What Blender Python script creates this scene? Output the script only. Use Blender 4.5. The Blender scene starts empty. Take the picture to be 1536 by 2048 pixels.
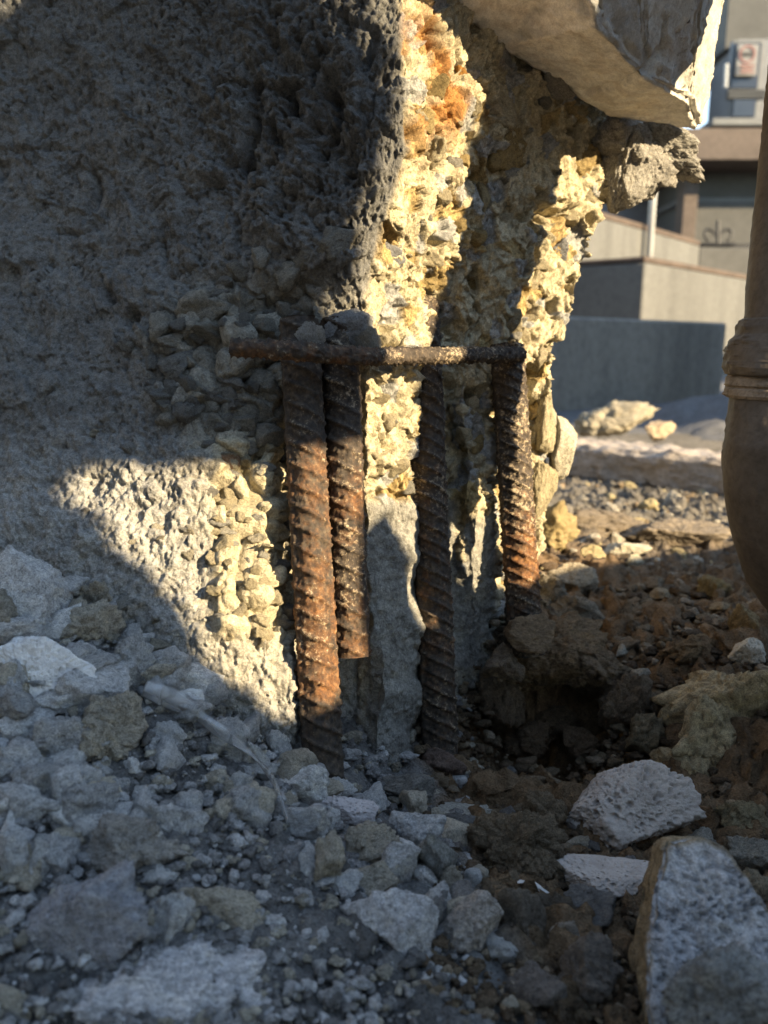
import bpy, bmesh, math, random
import numpy as np
from mathutils import Vector, Matrix
R = math.radians
sc = bpy.context.scene
COL = sc.collection
random.seed(7)
rng = np.random.RandomState(7)

# ------------------------------------------------------------------ camera, sky, sun, exposure
PITCH = R(12.0)
F = 1540.0                                # focal length in photo pixels (1536 x 2048)
CAMZ = 0.30
cam = bpy.data.cameras.new('camera')
cam_o = bpy.data.objects.new('camera', cam); COL.objects.link(cam_o)
cam_o.location = (0, 0, CAMZ)
cam_o.rotation_euler = (math.pi/2 - PITCH, 0, 0)
cam.sensor_fit = 'VERTICAL'; cam.sensor_height = 34.6; cam.lens = 34.6*F/2048
cam.clip_start = 0.02; cam.clip_end = 2000
cam.dof.use_dof = True; cam.dof.focus_distance = 0.48; cam.dof.aperture_fstop = 7.6
sc.camera = cam_o

SUN = Vector((0.78, -0.50, 0.385)).normalized()      # towards the sun
w = bpy.data.worlds.new("World"); sc.world = w; w.use_nodes = True
nt = w.node_tree
bg = nt.nodes['Background']
sky = nt.nodes.new('ShaderNodeTexSky'); sky.sky_type = 'NISHITA'; sky.sun_disc = False
sky.sun_elevation = math.asin(SUN.z); sky.sun_rotation = math.atan2(SUN.x, SUN.y)
sky.air_density = 1.0; sky.dust_density = 0.0; sky.ozone_density = 2.0; sky.altitude = 2500
nt.links.new(sky.outputs[0], bg.inputs[0]); bg.inputs[1].default_value = 0.15
sl = bpy.data.lights.new('sun', 'SUN'); sl.energy = 3.1; sl.angle = R(0.5); sl.color = (1.0, 0.90, 0.74)
so = bpy.data.objects.new('sun', sl); COL.objects.link(so)
so.rotation_euler = (-SUN).to_track_quat('-Z', 'Y').to_euler(); so.location = (3, -2, 2)
sc.view_settings.view_transform = 'Standard'; sc.view_settings.look = 'None'
sc.view_settings.exposure = 2.4; sc.view_settings.gamma = 1.0; sc.view_settings.use_curve_mapping = False
sc.view_settings.use_white_balance = True; sc.view_settings.white_balance_temperature = 9300; sc.view_settings.white_balance_tint = 8

# ------------------------------------------------------------------ placing by sight lines
CP, SP = math.cos(PITCH), math.sin(PITCH)
def P(px, py, d):
    a = (px-768.0)/F; b = (1024.0-py)/F
    return np.array([d*a, d*(CP + b*SP), CAMZ + d*(-SP + b*CP)])
def PV(px, py, d):
    a = (px-768.0)/F; b = (1024.0-py)/F
    return np.stack([d*a, d*(CP + b*SP), CAMZ + d*(-SP + b*CP)], -1)
def to_px(p):
    x, y, z = p[..., 0], p[..., 1], p[..., 2]-CAMZ
    d = y*CP - z*SP; up = y*SP + z*CP
    return 768 + F*x/d, 1024 - F*up/d, d

# ------------------------------------------------------------------ vectorised noise
def _h(ix, iy, iz, s):
    n = (ix.astype(np.int64)*73856093) ^ (iy.astype(np.int64)*19349663) ^ (iz.astype(np.int64)*83492791) ^ (s*2654435761 & 0x7fffffff)
    n = (n & 0xffffffff).astype(np.uint32)
    n ^= n >> np.uint32(16); n = n*np.uint32(0x7feb352d); n ^= n >> np.uint32(15); n = n*np.uint32(0x846ca68b); n ^= n >> np.uint32(16)
    return n.astype(np.float64)/4294967295.0
def vnoise(p, s=0):
    i = np.floor(p).astype(np.int64); f = p-i; f = f*f*f*(f*(f*6-15)+10)
    r = 0
    for dx in (0, 1):
        for dy in (0, 1):
            for dz in (0, 1):
                wgt = (f[:, 0] if dx else 1-f[:, 0])*(f[:, 1] if dy else 1-f[:, 1])*(f[:, 2] if dz else 1-f[:, 2])
                r = r + wgt*_h(i[:, 0]+dx, i[:, 1]+dy, i[:, 2]+dz, s)
    return r*2-1
def fbm(p, octv=4, s=0, gain=0.5):
    a, r, q = 1.0, 0, p
    for k in range(octv):
        r = r + a*vnoise(q, s+k*17); q = q*2.03+3.7; a *= gain
    return r
def cells(p, s=0):
    """F1, F2, cell hash, offset to the cell centre"""
    i = np.floor(p).astype(np.int64)
    n = len(p); f1 = np.full(n, 9.0); f2 = np.full(n, 9.0); idh = np.zeros(n); off = np.zeros((n, 3))
    for dx in (-1, 0, 1):
        for dy in (-1, 0, 1):
            for dz in (-1, 0, 1):
                c = i + (dx, dy, dz)
                q = c + np.stack([_h(c[:, 0], c[:, 1], c[:, 2], s+k) for k in (1, 2, 3)], -1)
                v = p-q; dd = np.einsum('ij,ij->i', v, v)
                m = dd < f1
                f2 = np.where(m, f1, np.minimum(f2, dd))
                f1 = np.where(m, dd, f1); off[m] = v[m]
                if m.any(): idh[m] = _h(c[m, 0], c[m, 1], c[m, 2], s+9)
    return np.sqrt(f1), np.sqrt(f2), idh, off
def facets(p, s=0, tilt=1.0):
    """broken-stone relief: a tilted plane per cell"""
    f1, f2, idh, off = cells(p, s)
    a = idh*6.283*7.0; b = (idh*131.7) % 1*2-1
    n = np.stack([np.cos(a)*np.sqrt(1-b*b), np.sin(a)*np.sqrt(1-b*b), b], -1)
    return tilt*np.einsum('ij,ij->i', n, off) + ((idh*57.3) % 1-0.5)*0.7, np.clip((f2-f1)*4, 0, 1), idh
def sstep(a, b, x):
    t = np.clip((x-a)/(b-a), 0, 1); return t*t*(3-2*t)

# ------------------------------------------------------------------ object helpers
def tag(o, label=None, cat=None, group=None, kind=None):
    if label: o['label'] = label
    if cat: o['category'] = cat
    if group: o['group'] = group
    if kind: o['kind'] = kind
    return o
def link(name, me, mat=None, parent=None, smooth=True):
    if mat is not None and not me.materials: me.materials.append(mat)
    o = bpy.data.objects.new(name, me); COL.objects.link(o)
    if parent is not None: o.parent = parent
    return o
def np_mesh(name, verts, faces, smooth=True):
    me = bpy.data.meshes.new(name)
    verts = np.asarray(verts, np.float32); faces = np.asarray(faces, np.int32)
    k = faces.shape[1]
    me.vertices.add(len(verts)); me.vertices.foreach_set('co', verts.ravel())
    me.loops.add(faces.size); me.loops.foreach_set('vertex_index', faces.ravel())
    me.polygons.add(len(faces)); me.polygons.foreach_set('loop_start', np.arange(0, faces.size, k, dtype=np.int32))
    me.polygons.foreach_set('loop_total', np.full(len(faces), k, np.int32))
    me.polygons.foreach_set('use_smooth', np.full(len(faces), smooth, bool))
    me.update(calc_edges=True); me.validate()
    return me
def grid_faces(nr, nc, wrap=False):
    i = np.arange(nr-1)[:, None]; j = np.arange(nc if wrap else nc-1)[None, :]
    j2 = (j+1) % nc
    a = i*nc+j; b = i*nc+j2; c = (i+1)*nc+j2; d = (i+1)*nc+j
    return np.stack([a, b, c, d], -1).reshape(-1, 4)
def set_attr(me, name, rgb):
    at = me.color_attributes.new(name, 'FLOAT_COLOR', 'POINT')
    v = np.ones((len(rgb), 4), np.float32); v[:, :3] = rgb
    at.data.foreach_set('color', v.ravel())
def empty(name, loc):
    o = bpy.data.objects.new(name, None); COL.objects.link(o); o.location = loc; o.empty_display_size = 0.02
    return o
def keep(o, parent):
    o.parent = parent; o.matrix_parent_inverse = Matrix.Translation(-Vector(parent.location))
def box_bm(bm, c, s, rot=None, bev=0.0):
    r = bmesh.ops.create_cube(bm, size=1.0); vs = r['verts']
    bmesh.ops.scale(bm, verts=vs, vec=s)
    if bev:
        es = list({e for v in vs for e in v.link_edges})
        rr = bmesh.ops.bevel(bm, geom=es, offset=bev, segments=1, affect='EDGES')
        vs = list({v for f in rr['faces'] for v in f.verts} | {v for v in vs if v.is_valid})
    if rot is not None: bmesh.ops.rotate(bm, verts=vs, cent=(0, 0, 0), matrix=rot)
    bmesh.ops.translate(bm, verts=vs, vec=c)
    return vs
def bm_obj(name, bm, mat, parent=None, smooth=False):
    bmesh.ops.recalc_face_normals(bm, faces=bm.faces)
    me = bpy.data.meshes.new(name); bm.to_mesh(me); bm.free()
    for p in me.polygons: p.use_smooth = smooth
    o = link(name, me, mat)
    if parent is not None: keep(o, parent)
    return o

# ------------------------------------------------------------------ materials
class NB:
    def __init__(s, name, rough=0.9, spec=0.2):
        s.m = bpy.data.materials.new(name); s.m.use_nodes = True; s.t = s.m.node_tree
        s.b = s.t.nodes['Principled BSDF']; s.b.inputs['Roughness'].default_value = rough
        s.b.inputs['Specular IOR Level'].default_value = spec
    def n(s, ty, **kw):
        o = s.t.nodes.new(ty)
        for k, v in kw.items():
            if k.startswith('i_'):
                key = k[2:]; key = int(key) if key.isdigit() else key.replace('_', ' ')
                o.inputs[key].default_value = v
            else: setattr(o, k, v)
        return o
    def l(s, a, b): s.t.links.new(a, b)
    def coords(s, rand=True):
        tc = s.n('ShaderNodeTexCoord').outputs['Object']
        if not rand: return tc
        oi = s.n('ShaderNodeObjectInfo'); mu = s.n('ShaderNodeMath', operation='MULTIPLY'); mu.inputs[1].default_value = 37.0
        s.l(oi.outputs['Random'], mu.inputs[0])
        ad = s.n('ShaderNodeVectorMath', operation='ADD'); s.l(tc, ad.inputs[0]); s.l(mu.outputs[0], ad.inputs[1])
        return ad.outputs[0]
    def noise(s, vec, scale, detail=4, rough=0.6):
        o = s.n('ShaderNodeTexNoise', i_Scale=scale, i_Detail=detail, i_Roughness=rough); s.l(vec, o.inputs['Vector']); return o.outputs['Fac']
    def vor(s, vec, scale, feature='F1'):
        o = s.n('ShaderNodeTexVoronoi', feature=feature, i_Scale=scale); s.l(vec, o.inputs['Vector']); return o
    def ramp(s, fac, stops):
        o = s.n('ShaderNodeValToRGB'); e = o.color_ramp.elements
        while len(e) > len(stops): e.remove(e[-1])
        for k, (pos, c) in enumerate(stops):
            el = e[k] if k < len(e) else e.new(pos)
            el.position = pos; el.color = (c[0], c[1], c[2], 1) if isinstance(c, tuple) else (c, c, c, 1)
        s.l(fac, o.inputs[0]); return o.outputs[0]
    def mix(s, a, b, fac, mode='MIX'):
        o = s.n('ShaderNodeMix', data_type='RGBA', blend_type=mode, clamp_result=False)
        for sock, v in ((o.inputs['A'], a), (o.inputs['B'], b), (o.inputs['Factor'], fac)):
            if isinstance(v, (int, float)): sock.default_value = v
            elif isinstance(v, tuple): sock.default_value = (v[0], v[1], v[2], 1)
            else: s.l(v, sock)
        for o_ in o.outputs:
            if o_.type == 'RGBA': return o_
    def color(s, c):
        s.l(c, s.b.inputs['Base Color'])
    def bump(s, hs):
        prev = None
        for h, dist, st in hs:
            o = s.n('ShaderNodeBump', i_Distance=dist, i_Strength=st); s.l(h, o.inputs['Height'])
            if prev is not None: s.l(prev, o.inputs['Normal'])
            prev = o.outputs[0]
        s.l(prev, s.b.inputs['Normal'])

def mat_concrete(name='broken_concrete', k=1.0):
    b = NB(name); v = b.coords(False)
    at = b.n('ShaderNodeAttribute', attribute_name='Col').outputs['Color']
    n1 = b.noise(v, 45, 6, .65); n2 = b.noise(v, 260, 5, .7); n3 = b.noise(v, 900, 3, .7)
    c = b.mix(at, b.ramp(n1, [(.28, (.62, .60, .58)), (.5, (1, 1, 1)), (.72, (1.18, 1.15, 1.08))]), .8, 'MULTIPLY')
    c = b.mix(c, b.ramp(n2, [(.32, .58), (.50, 1.0), (.68, 1.38)]), .9*k, 'MULTIPLY')
    c = b.mix(c, b.ramp(n3, [(.36, .5), (.5, 1.0), (.64, 1.45)]), .5*k, 'MULTIPLY')
    b.color(c)
    b.bump([(n2, .0026*k, 1.0), (n3, .0010*k, 1.0)])
    return b.m
def mat_rock(name, s1=2.2, s2=8, s3=30, bump=.0026, contrast=1.0):
    b = NB(name); v = b.coords(True)
    oi = b.n('ShaderNodeObjectInfo').outputs['Color']
    n1 = b.noise(v, s1, 6, .65); n2 = b.noise(v, s2, 5, .7); n3 = b.noise(v, s3, 3, .7)
    c = b.mix(oi, b.ramp(n1, [(.3, (.60, .57, .53)), (.5, (1, 1, 1)), (.7, (1.2, 1.15, 1.06))]), .8*contrast, 'MULTIPLY')
    c = b.mix(c, b.ramp(n2, [(.32, .52), (.5, 1.0), (.68, 1.32)]), min(1, .9*contrast), 'MULTIPLY')
    c = b.mix(c, b.ramp(n3, [(.36, .50), (.5, 1.0), (.64, 1.35)]), .75*contrast, 'MULTIPLY')
    b.color(c)
    b.bump([(n2, bump, 1.0), (n3, bump*.45, 1.0)])
    return b.m
def mat_porous():
    b = NB('porous_stone'); v = b.coords(True)
    oi = b.n('ShaderNodeObjectInfo').outputs['Color']
    n1 = b.noise(v, 2.5, 5, .6); n3 = b.noise(v, 45, 3, .7)
    c = b.mix(oi, b.ramp(n1, [(.3, (.75, .72, .7)), (.5, (1, 1, 1)), (.7, (1.12, 1.1, 1.08))]), .9, 'MULTIPLY')
    c = b.mix(c, b.ramp(n3, [(.34, .75), (.5, 1.0), (.68, 1.15)]), .7, 'MULTIPLY')
    b.color(c); b.bump([(n3, .0006, .8)])
    return b.m
def mat_rust():
    b = NB('rusty_steel', rough=.75, spec=.3); v = b.coords(True)
    at = b.n('ShaderNodeAttribute', attribute_name='Col').outputs['Color']
    n1 = b.noise(v, 95, 6, .7); n2 = b.noise(v, 260, 5, .7); n3 = b.noise(v, 430, 4, .75)
    rust = b.ramp(n2, [(.3, (.050, .024, .015)), (.5, (.150, .062, .024)), (.7, (.33, .155, .060))])
    dark = b.ramp(n2, [(.3, (.020, .017, .015)), (.5, (.050, .038, .030)), (.7, (.105, .078, .056))])
    sep = b.n('ShaderNodeSeparateColor'); b.l(at, sep.inputs[0])
    # r = rust amount, g = dust amount
    ad = b.n('ShaderNodeMath', operation='ADD'); b.l(n1, ad.inputs[0]); b.l(sep.outputs[0], ad.inputs[1])
    sb = b.n('ShaderNodeMath', operation='SUBTRACT'); b.l(ad.outputs[0], sb.inputs[0]); sb.inputs[1].default_value = .4
    c = b.mix(dark, rust, b.ramp(sb.outputs[0], [(.36, 0.0), (.70, 1.0)]))
    ad2 = b.n('ShaderNodeMath', operation='ADD'); b.l(n3, ad2.inputs[0]); b.l(sep.outputs[1], ad2.inputs[1])
    ad3 = b.n('ShaderNodeMath', operation='ADD'); b.l(ad2.outputs[0], ad3.inputs[0]); b.l(n2, ad3.inputs[1])
    sb3 = b.n('ShaderNodeMath', operation='SUBTRACT'); b.l(ad3.outputs[0], sb3.inputs[0]); sb3.inputs[1].default_value = .6
    c = b.mix(c, (.36, .285, .20), b.ramp(sb3.outputs[0], [(.59, 0.0), (.76, .85)]))
    b.color(c); b.bump([(n2, .0012, .8), (n3, .0006, .8)])
    return b.m
def mat_soil():
    b = NB('ground_soil', rough=.95, spec=.1); v = b.coords(False)
    at = b.n('ShaderNodeAttribute', attribute_name='Col').outputs['Color']
    n1 = b.noise(v, 30, 6, .65); n2 = b.noise(v, 170, 6, .72); n3 = b.noise(v, 700, 3, .7)
    c = b.mix(at, b.ramp(n1, [(.3, .65), (.5, 1.0), (.7, 1.25)]), .8, 'MULTIPLY')
    c = b.mix(c, b.ramp(n2, [(.3, .5), (.5, 1.0), (.7, 1.4)]), .8, 'MULTIPLY')
    c = b.mix(c, b.ramp(n3, [(.34, .55), (.5, 1.0), (.68, 1.4)]), .7, 'MULTIPLY')
    b.color(c); b.bump([(n2, .004, 1.0), (n3, .0022, 1.0)])
    return b.m
def mat_plain(name, col, rough=.85, nscale=12.0, amt=.25, spec=.3, bump=0.0, vstreak=False):
    b = NB(name, rough, spec); v = b.coords(False)
    if vstreak:
        mp = b.n('ShaderNodeMapping'); mp.inputs['Scale'].default_value = (1, 1, .12); b.l(v, mp.inputs[0]); v2 = mp.outputs[0]
    else: v2 = v
    n = b.noise(v2, nscale, 6, .65); n2 = b.noise(v, nscale*9, 4, .65)
    c = b.mix(tuple(col), b.ramp(n, [(.3, 1-amt*1.5), (.5, 1.0), (.7, 1+amt)]), 1.0, 'MULTIPLY')
    c = b.mix(c, b.ramp(n2, [(.3, 1-amt), (.5, 1.0), (.7, 1+amt*.6)]), 1.0, 'MULTIPLY')
    b.color(c)
    if bump: b.bump([(n2, bump, .6)])
    return b.m
M_CON = mat_concrete(); M_CAST = mat_concrete('cast_concrete', .45); M_ROCK = mat_rock('limestone_rubble'); M_MORT = mat_rock('mortar_lump', 3, 11, 40, .0034, 1.15)
M_POR = mat_porous(); M_RUST = mat_rust(); M_SOIL = mat_soil()

# ------------------------------------------------------------------ ground: one sheet out to the horizon
GC = [(0,2048,.275),(400,2048,.285),(800,2048,.305),(1200,2048,.315),(1536,2048,.315),
      (-300,1700,.32),(0,1700,.33),(400,1700,.355),(800,1700,.405),(1100,1750,.42),(1536,1750,.43),
      (-300,1350,.40),(0,1450,.385),(300,1450,.41),(500,1490,.435),(650,1560,.455),(760,1600,.475),(900,1590,.505),(1100,1560,.54),(1300,1580,.525),(1536,1520,.515),
      (0,1250,.425),(250,1290,.44),(1010,1500,.585),(1100,1500,.60),(1190,1490,.59),
      (1000,1270,.605),(1055,1262,.60),(1120,1340,.63),(1250,1330,.63),(1380,1330,.60),(1536,1310,.59),
      (1100,1200,.73),(1300,1190,.78),(1450,1200,.76),(1800,1250,.72),(1150,1080,1.0),(1300,1080,1.05),(1500,1080,1.05),
      (1100,990,1.4),(1300,990,1.45),(1500,985,1.5),(1900,990,1.45),(1200,945,1.8),(1500,945,1.8)]
gp = np.array([P(*c) for c in GC])
extra = np.array([(-1.2,.5,.10),(-1.2,1.5,.06),(-.5,1.6,.05),(0,2.0,.04),(1.0,2.2,.04),(2.0,2.2,.04),(2.0,.5,.03),(1.2,.2,.03),(1.2,-.8,.03),(-1.,-.6,.06),(.2,-.7,.03),(.7,.5,.045)])
gp = np.vstack([gp, extra])
def _tps(r2): return np.where(r2 > 1e-12, r2*np.log(r2+1e-12), 0)
_n = len(gp); A = np.zeros((_n+3, _n+3))
A[:_n, :_n] = _tps(((gp[:, None, :2]-gp[None, :, :2])**2).sum(-1)) + np.eye(_n)*2e-4
A[:_n, _n] = 1; A[:_n, _n+1:] = gp[:, :2]; A[_n, :_n] = 1; A[_n+1:, :_n] = gp[:, :2].T
_w = np.linalg.solve(A, np.concatenate([gp[:, 2], [0, 0, 0]]))
def zg(x, y):
    x = np.asarray(x, float); y = np.asarray(y, float); sh = x.shape
    xf, yf = x.ravel(), y.ravel(); out = np.zeros(len(xf))
    for k in range(0, len(xf), 40000):
        a, b_ = xf[k:k+40000], yf[k:k+40000]
        ac, bc = np.clip(a, -1.2, 2.0), np.clip(b_, -.8, 2.2)
        r2 = (ac[:, None]-gp[None, :, 0])**2 + (bc[:, None]-gp[None, :, 1])**2
        out[k:k+40000] = _tps(r2)@_w[:_n] + _w[_n] + _w[_n+1]*ac + _w[_n+2]*bc
    far = sstep(1.5, 2.2, np.maximum(np.abs(xf-.4), np.abs(yf-.4)))
    return ((1-far)*out + far*.04).reshape(sh)
def ground_hit(px, py, d0=.16, d1=6.0):
    ds = np.geomspace(d0, d1, 500); q = PV(px, py, ds)
    below = q[:, 2] < zg(q[:, 0], q[:, 1])
    k = int(np.argmax(below)) if below.any() else len(ds)-1
    return ds[k]

def soil_amount(px, py, x, y):
    """1 = brown soil, 0 = pale demolition dust"""
    edge = np.interp(py, [900, 1250, 1500, 1560, 1650, 1750, 1850, 2048], [1050, 985, 820, 860, 900, 930, 980, 1130])
    return sstep(-40, 40, px-edge)
def build_ground():
    xs = np.unique(np.concatenate([-np.geomspace(.52, 400, 26)[::-1], np.arange(-.52, .78, .0031), np.geomspace(.78, 400, 34)]))
    ys = np.unique(np.concatenate([-np.geomspace(.15, 400, 24)[::-1], np.linspace(-.14, .14, 20), .15*np.exp(np.arange(0, np.log(3.2/.15), .0070)), np.geomspace(3.25, 900, 36)]))
    X, Y = np.meshgrid(xs, ys); x, y = X.ravel(), Y.ravel()
    z = zg(x, y); p = np.stack([x, y, z], -1)
    near = 1-sstep(.7, 1.6, np.maximum(np.abs(x-.15), np.abs(y-.6)))
    px, py, d = to_px(p); vis = d > .05
    px = np.where(vis, px, 768); py = np.where(vis, py, 2100)
    s = soil_amount(px + 25*vnoise(p*60, 5), py, x, y)
    m = near > 0.001; q = p[m]
    big = fbm(q*28, 5, 3); f1, f2, idh, off = cells(q*70, 4); fc, ed, _ = facets(q*150, 8)
    sq = s[m]; g1, g2, gi, go = cells(q*160, 44); dz = big*(.0055+.004*sq) + (1-np.clip(f1, 0, 1))*(.005+.006*sq)*(idh > .45) + fc*.0016 + sq*(1-np.clip(g1, 0, 1))*.0035*(gi > .3)
    z2 = z.copy(); z2[m] += dz*near[m] - .002
    # burrow in the soil bank
    c = P(1105, 1470, .60); wq = np.stack([x, y, 0*x], -1)*55; wgt = np.exp(-(((x+.012*vnoise(wq, 131)+.006*vnoise(wq*2.7, 133)-c[0])/.050)**2 + ((y+.010*vnoise(wq, 132)-c[1])/.035)**2))
    z2 -= .105*wgt
    lip = np.exp(-(((x-c[0])/.065)**2 + ((y-c[1]-.055)/.022)**2)); z2 += .012*lip; y2 = y - .012*lip
    hx = np.zeros((len(x), 3)); hx[m] = np.stack([fbm(q*70, 4, 46), fbm(q*70, 4, 47), fbm(q*95, 4, 48)], -1)*(.0050*s[m]+.0012)[:, None]*near[m][:, None]
    x = x+hx[:, 0]; y2 = y2+hx[:, 1]; z2 = z2+hx[:, 2]
    me = np_mesh('ground', np.stack([x, y2, z2], -1), grid_faces(len(ys), len(xs)))
    dust = np.array([.20, .198, .193]); soil = np.array([.20, .128, .076]); far = np.array([.20, .18, .155])
    br = sstep(-.2, .4, fbm(p*14, 3, 40))
    c = dust*(1-s[:, None]) + (soil*(1-br[:, None]*.35) + np.array([.20, .15, .105])*br[:, None]*.35)*s[:, None]
    fw = sstep(.72, 1.1, y)[:, None]; c = c*(1-fw) + far*fw*np.where(br > .5, 1, .8)[:, None]
    c = np.where((y > 2.4)[:, None], np.array([.15, .15, .155]), c)
    set_attr(me, 'Col', c)
    o = link('ground', me, M_SOIL); tag(o, 'brown soil and grey demolition dust around the broken column', kind='structure')
    return o
build_ground()

# ------------------------------------------------------------------ broken column
LV = [  # photo row, [(photo column, depth)]
 (-300, [(-250,.61),(0,.58),(300,.535),(600,.50),(750,.482),(810,.478),(960,.525),(1120,.575),(1260,.63),(1330,.66)]),
 (0,    [(-250,.61),(0,.575),(300,.53),(600,.495),(750,.475),(810,.472),(960,.525),(1120,.575),(1240,.625),(1300,.65)]),
 (200,  [(-250,.61),(0,.575),(300,.53),(600,.49),(740,.468),(800,.468),(960,.53),(1000,.545),(1110,.575),(1240,.625)]),
 (400,  [(-250,.60),(0,.57),(300,.525),(600,.485),(730,.468),(800,.475),(910,.525),(960,.555),(1080,.58),(1215,.625)]),
 (520,  [(-250,.59),(0,.56),(300,.515),(500,.492),(690,.475),(745,.478),(880,.525),(910,.555),(1050,.585),(1165,.62)]),
 (620,  [(-250,.57),(0,.545),(300,.505),(450,.493),(560,.50),(690,.49),(730,.487),(850,.528),(890,.563),(1015,.585),(1140,.615)]),
 (700,  [(-250,.56),(0,.535),(300,.497),(450,.485),(560,.495),(700,.495),(750,.492),(835,.527),(870,.568),(1005,.585),(1110,.612)]),
 (850,  [(-250,.54),(0,.515),(300,.484),(450,.478),(555,.488),(590,.515),(715,.522),(735,.502),(815,.528),(840,.568),(905,.59),(930,.572),(985,.585),(1000,.61),(1085,.628)]),
 (950,  [(-250,.53),(0,.50),(200,.478),(400,.468),(540,.48),(580,.515),(718,.525),(735,.505),(822,.53),(842,.57),(915,.59),(935,.574),(985,.585),(1002,.615),(1085,.635)]),
 (1100, [(-250,.50),(0,.475),(200,.456),(400,.455),(530,.467),(580,.51),(720,.528),(738,.508),(825,.53),(845,.57),(915,.592),(945,.58),(990,.592),(1010,.63),(1075,.645)]),
 (1250, [(-250,.47),(0,.455),(200,.448),(400,.445),(530,.452),(590,.475),(605,.52),(720,.53),(740,.51),(835,.532),(850,.572),(915,.59),(985,.60),(1010,.64),(1040,.65)]),
 (1400, [(-250,.46),(0,.45),(300,.445),(480,.444),(580,.452),(600,.47),(615,.525),(720,.53),(760,.512),(828,.53),(850,.575),(920,.595),(985,.61),(1010,.65)]),
 (1550, [(-250,.46),(0,.45),(300,.45),(520,.45),(590,.458),(615,.525),(720,.53),(760,.514),(815,.53),(850,.575),(920,.60),(985,.62),(1000,.66)]),
 (1800, [(-250,.46),(0,.45),(300,.45),(520,.45),(590,.46),(620,.525),(720,.53),(760,.518),(805,.535),(850,.58),(920,.61),(980,.64)]),
]
SIL = [l[1][-1][0] for l in LV]
def col_depth(px, py):
    rows = np.array([l[0] for l in LV], float)
    D = np.stack([np.interp(px, [a for a, _ in l[1]], [b for _, b in l[1]]) for l in LV])
    k = np.clip(np.searchsorted(rows, py)-1, 0, len(rows)-2)
    t = np.clip((py-rows[k])/(rows[k+1]-rows[k]), 0, 1); t = t*t*(3-2*t)*.5+t*.5
    idx = np.arange(len(px))
    return D[k, idx]*(1-t)+D[k+1, idx]*t
column = empty('broken_column', tuple(P(800, 1560, .54)))
tag(column, 'broken grey concrete column base with its steel reinforcement laid bare', 'column')

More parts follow.
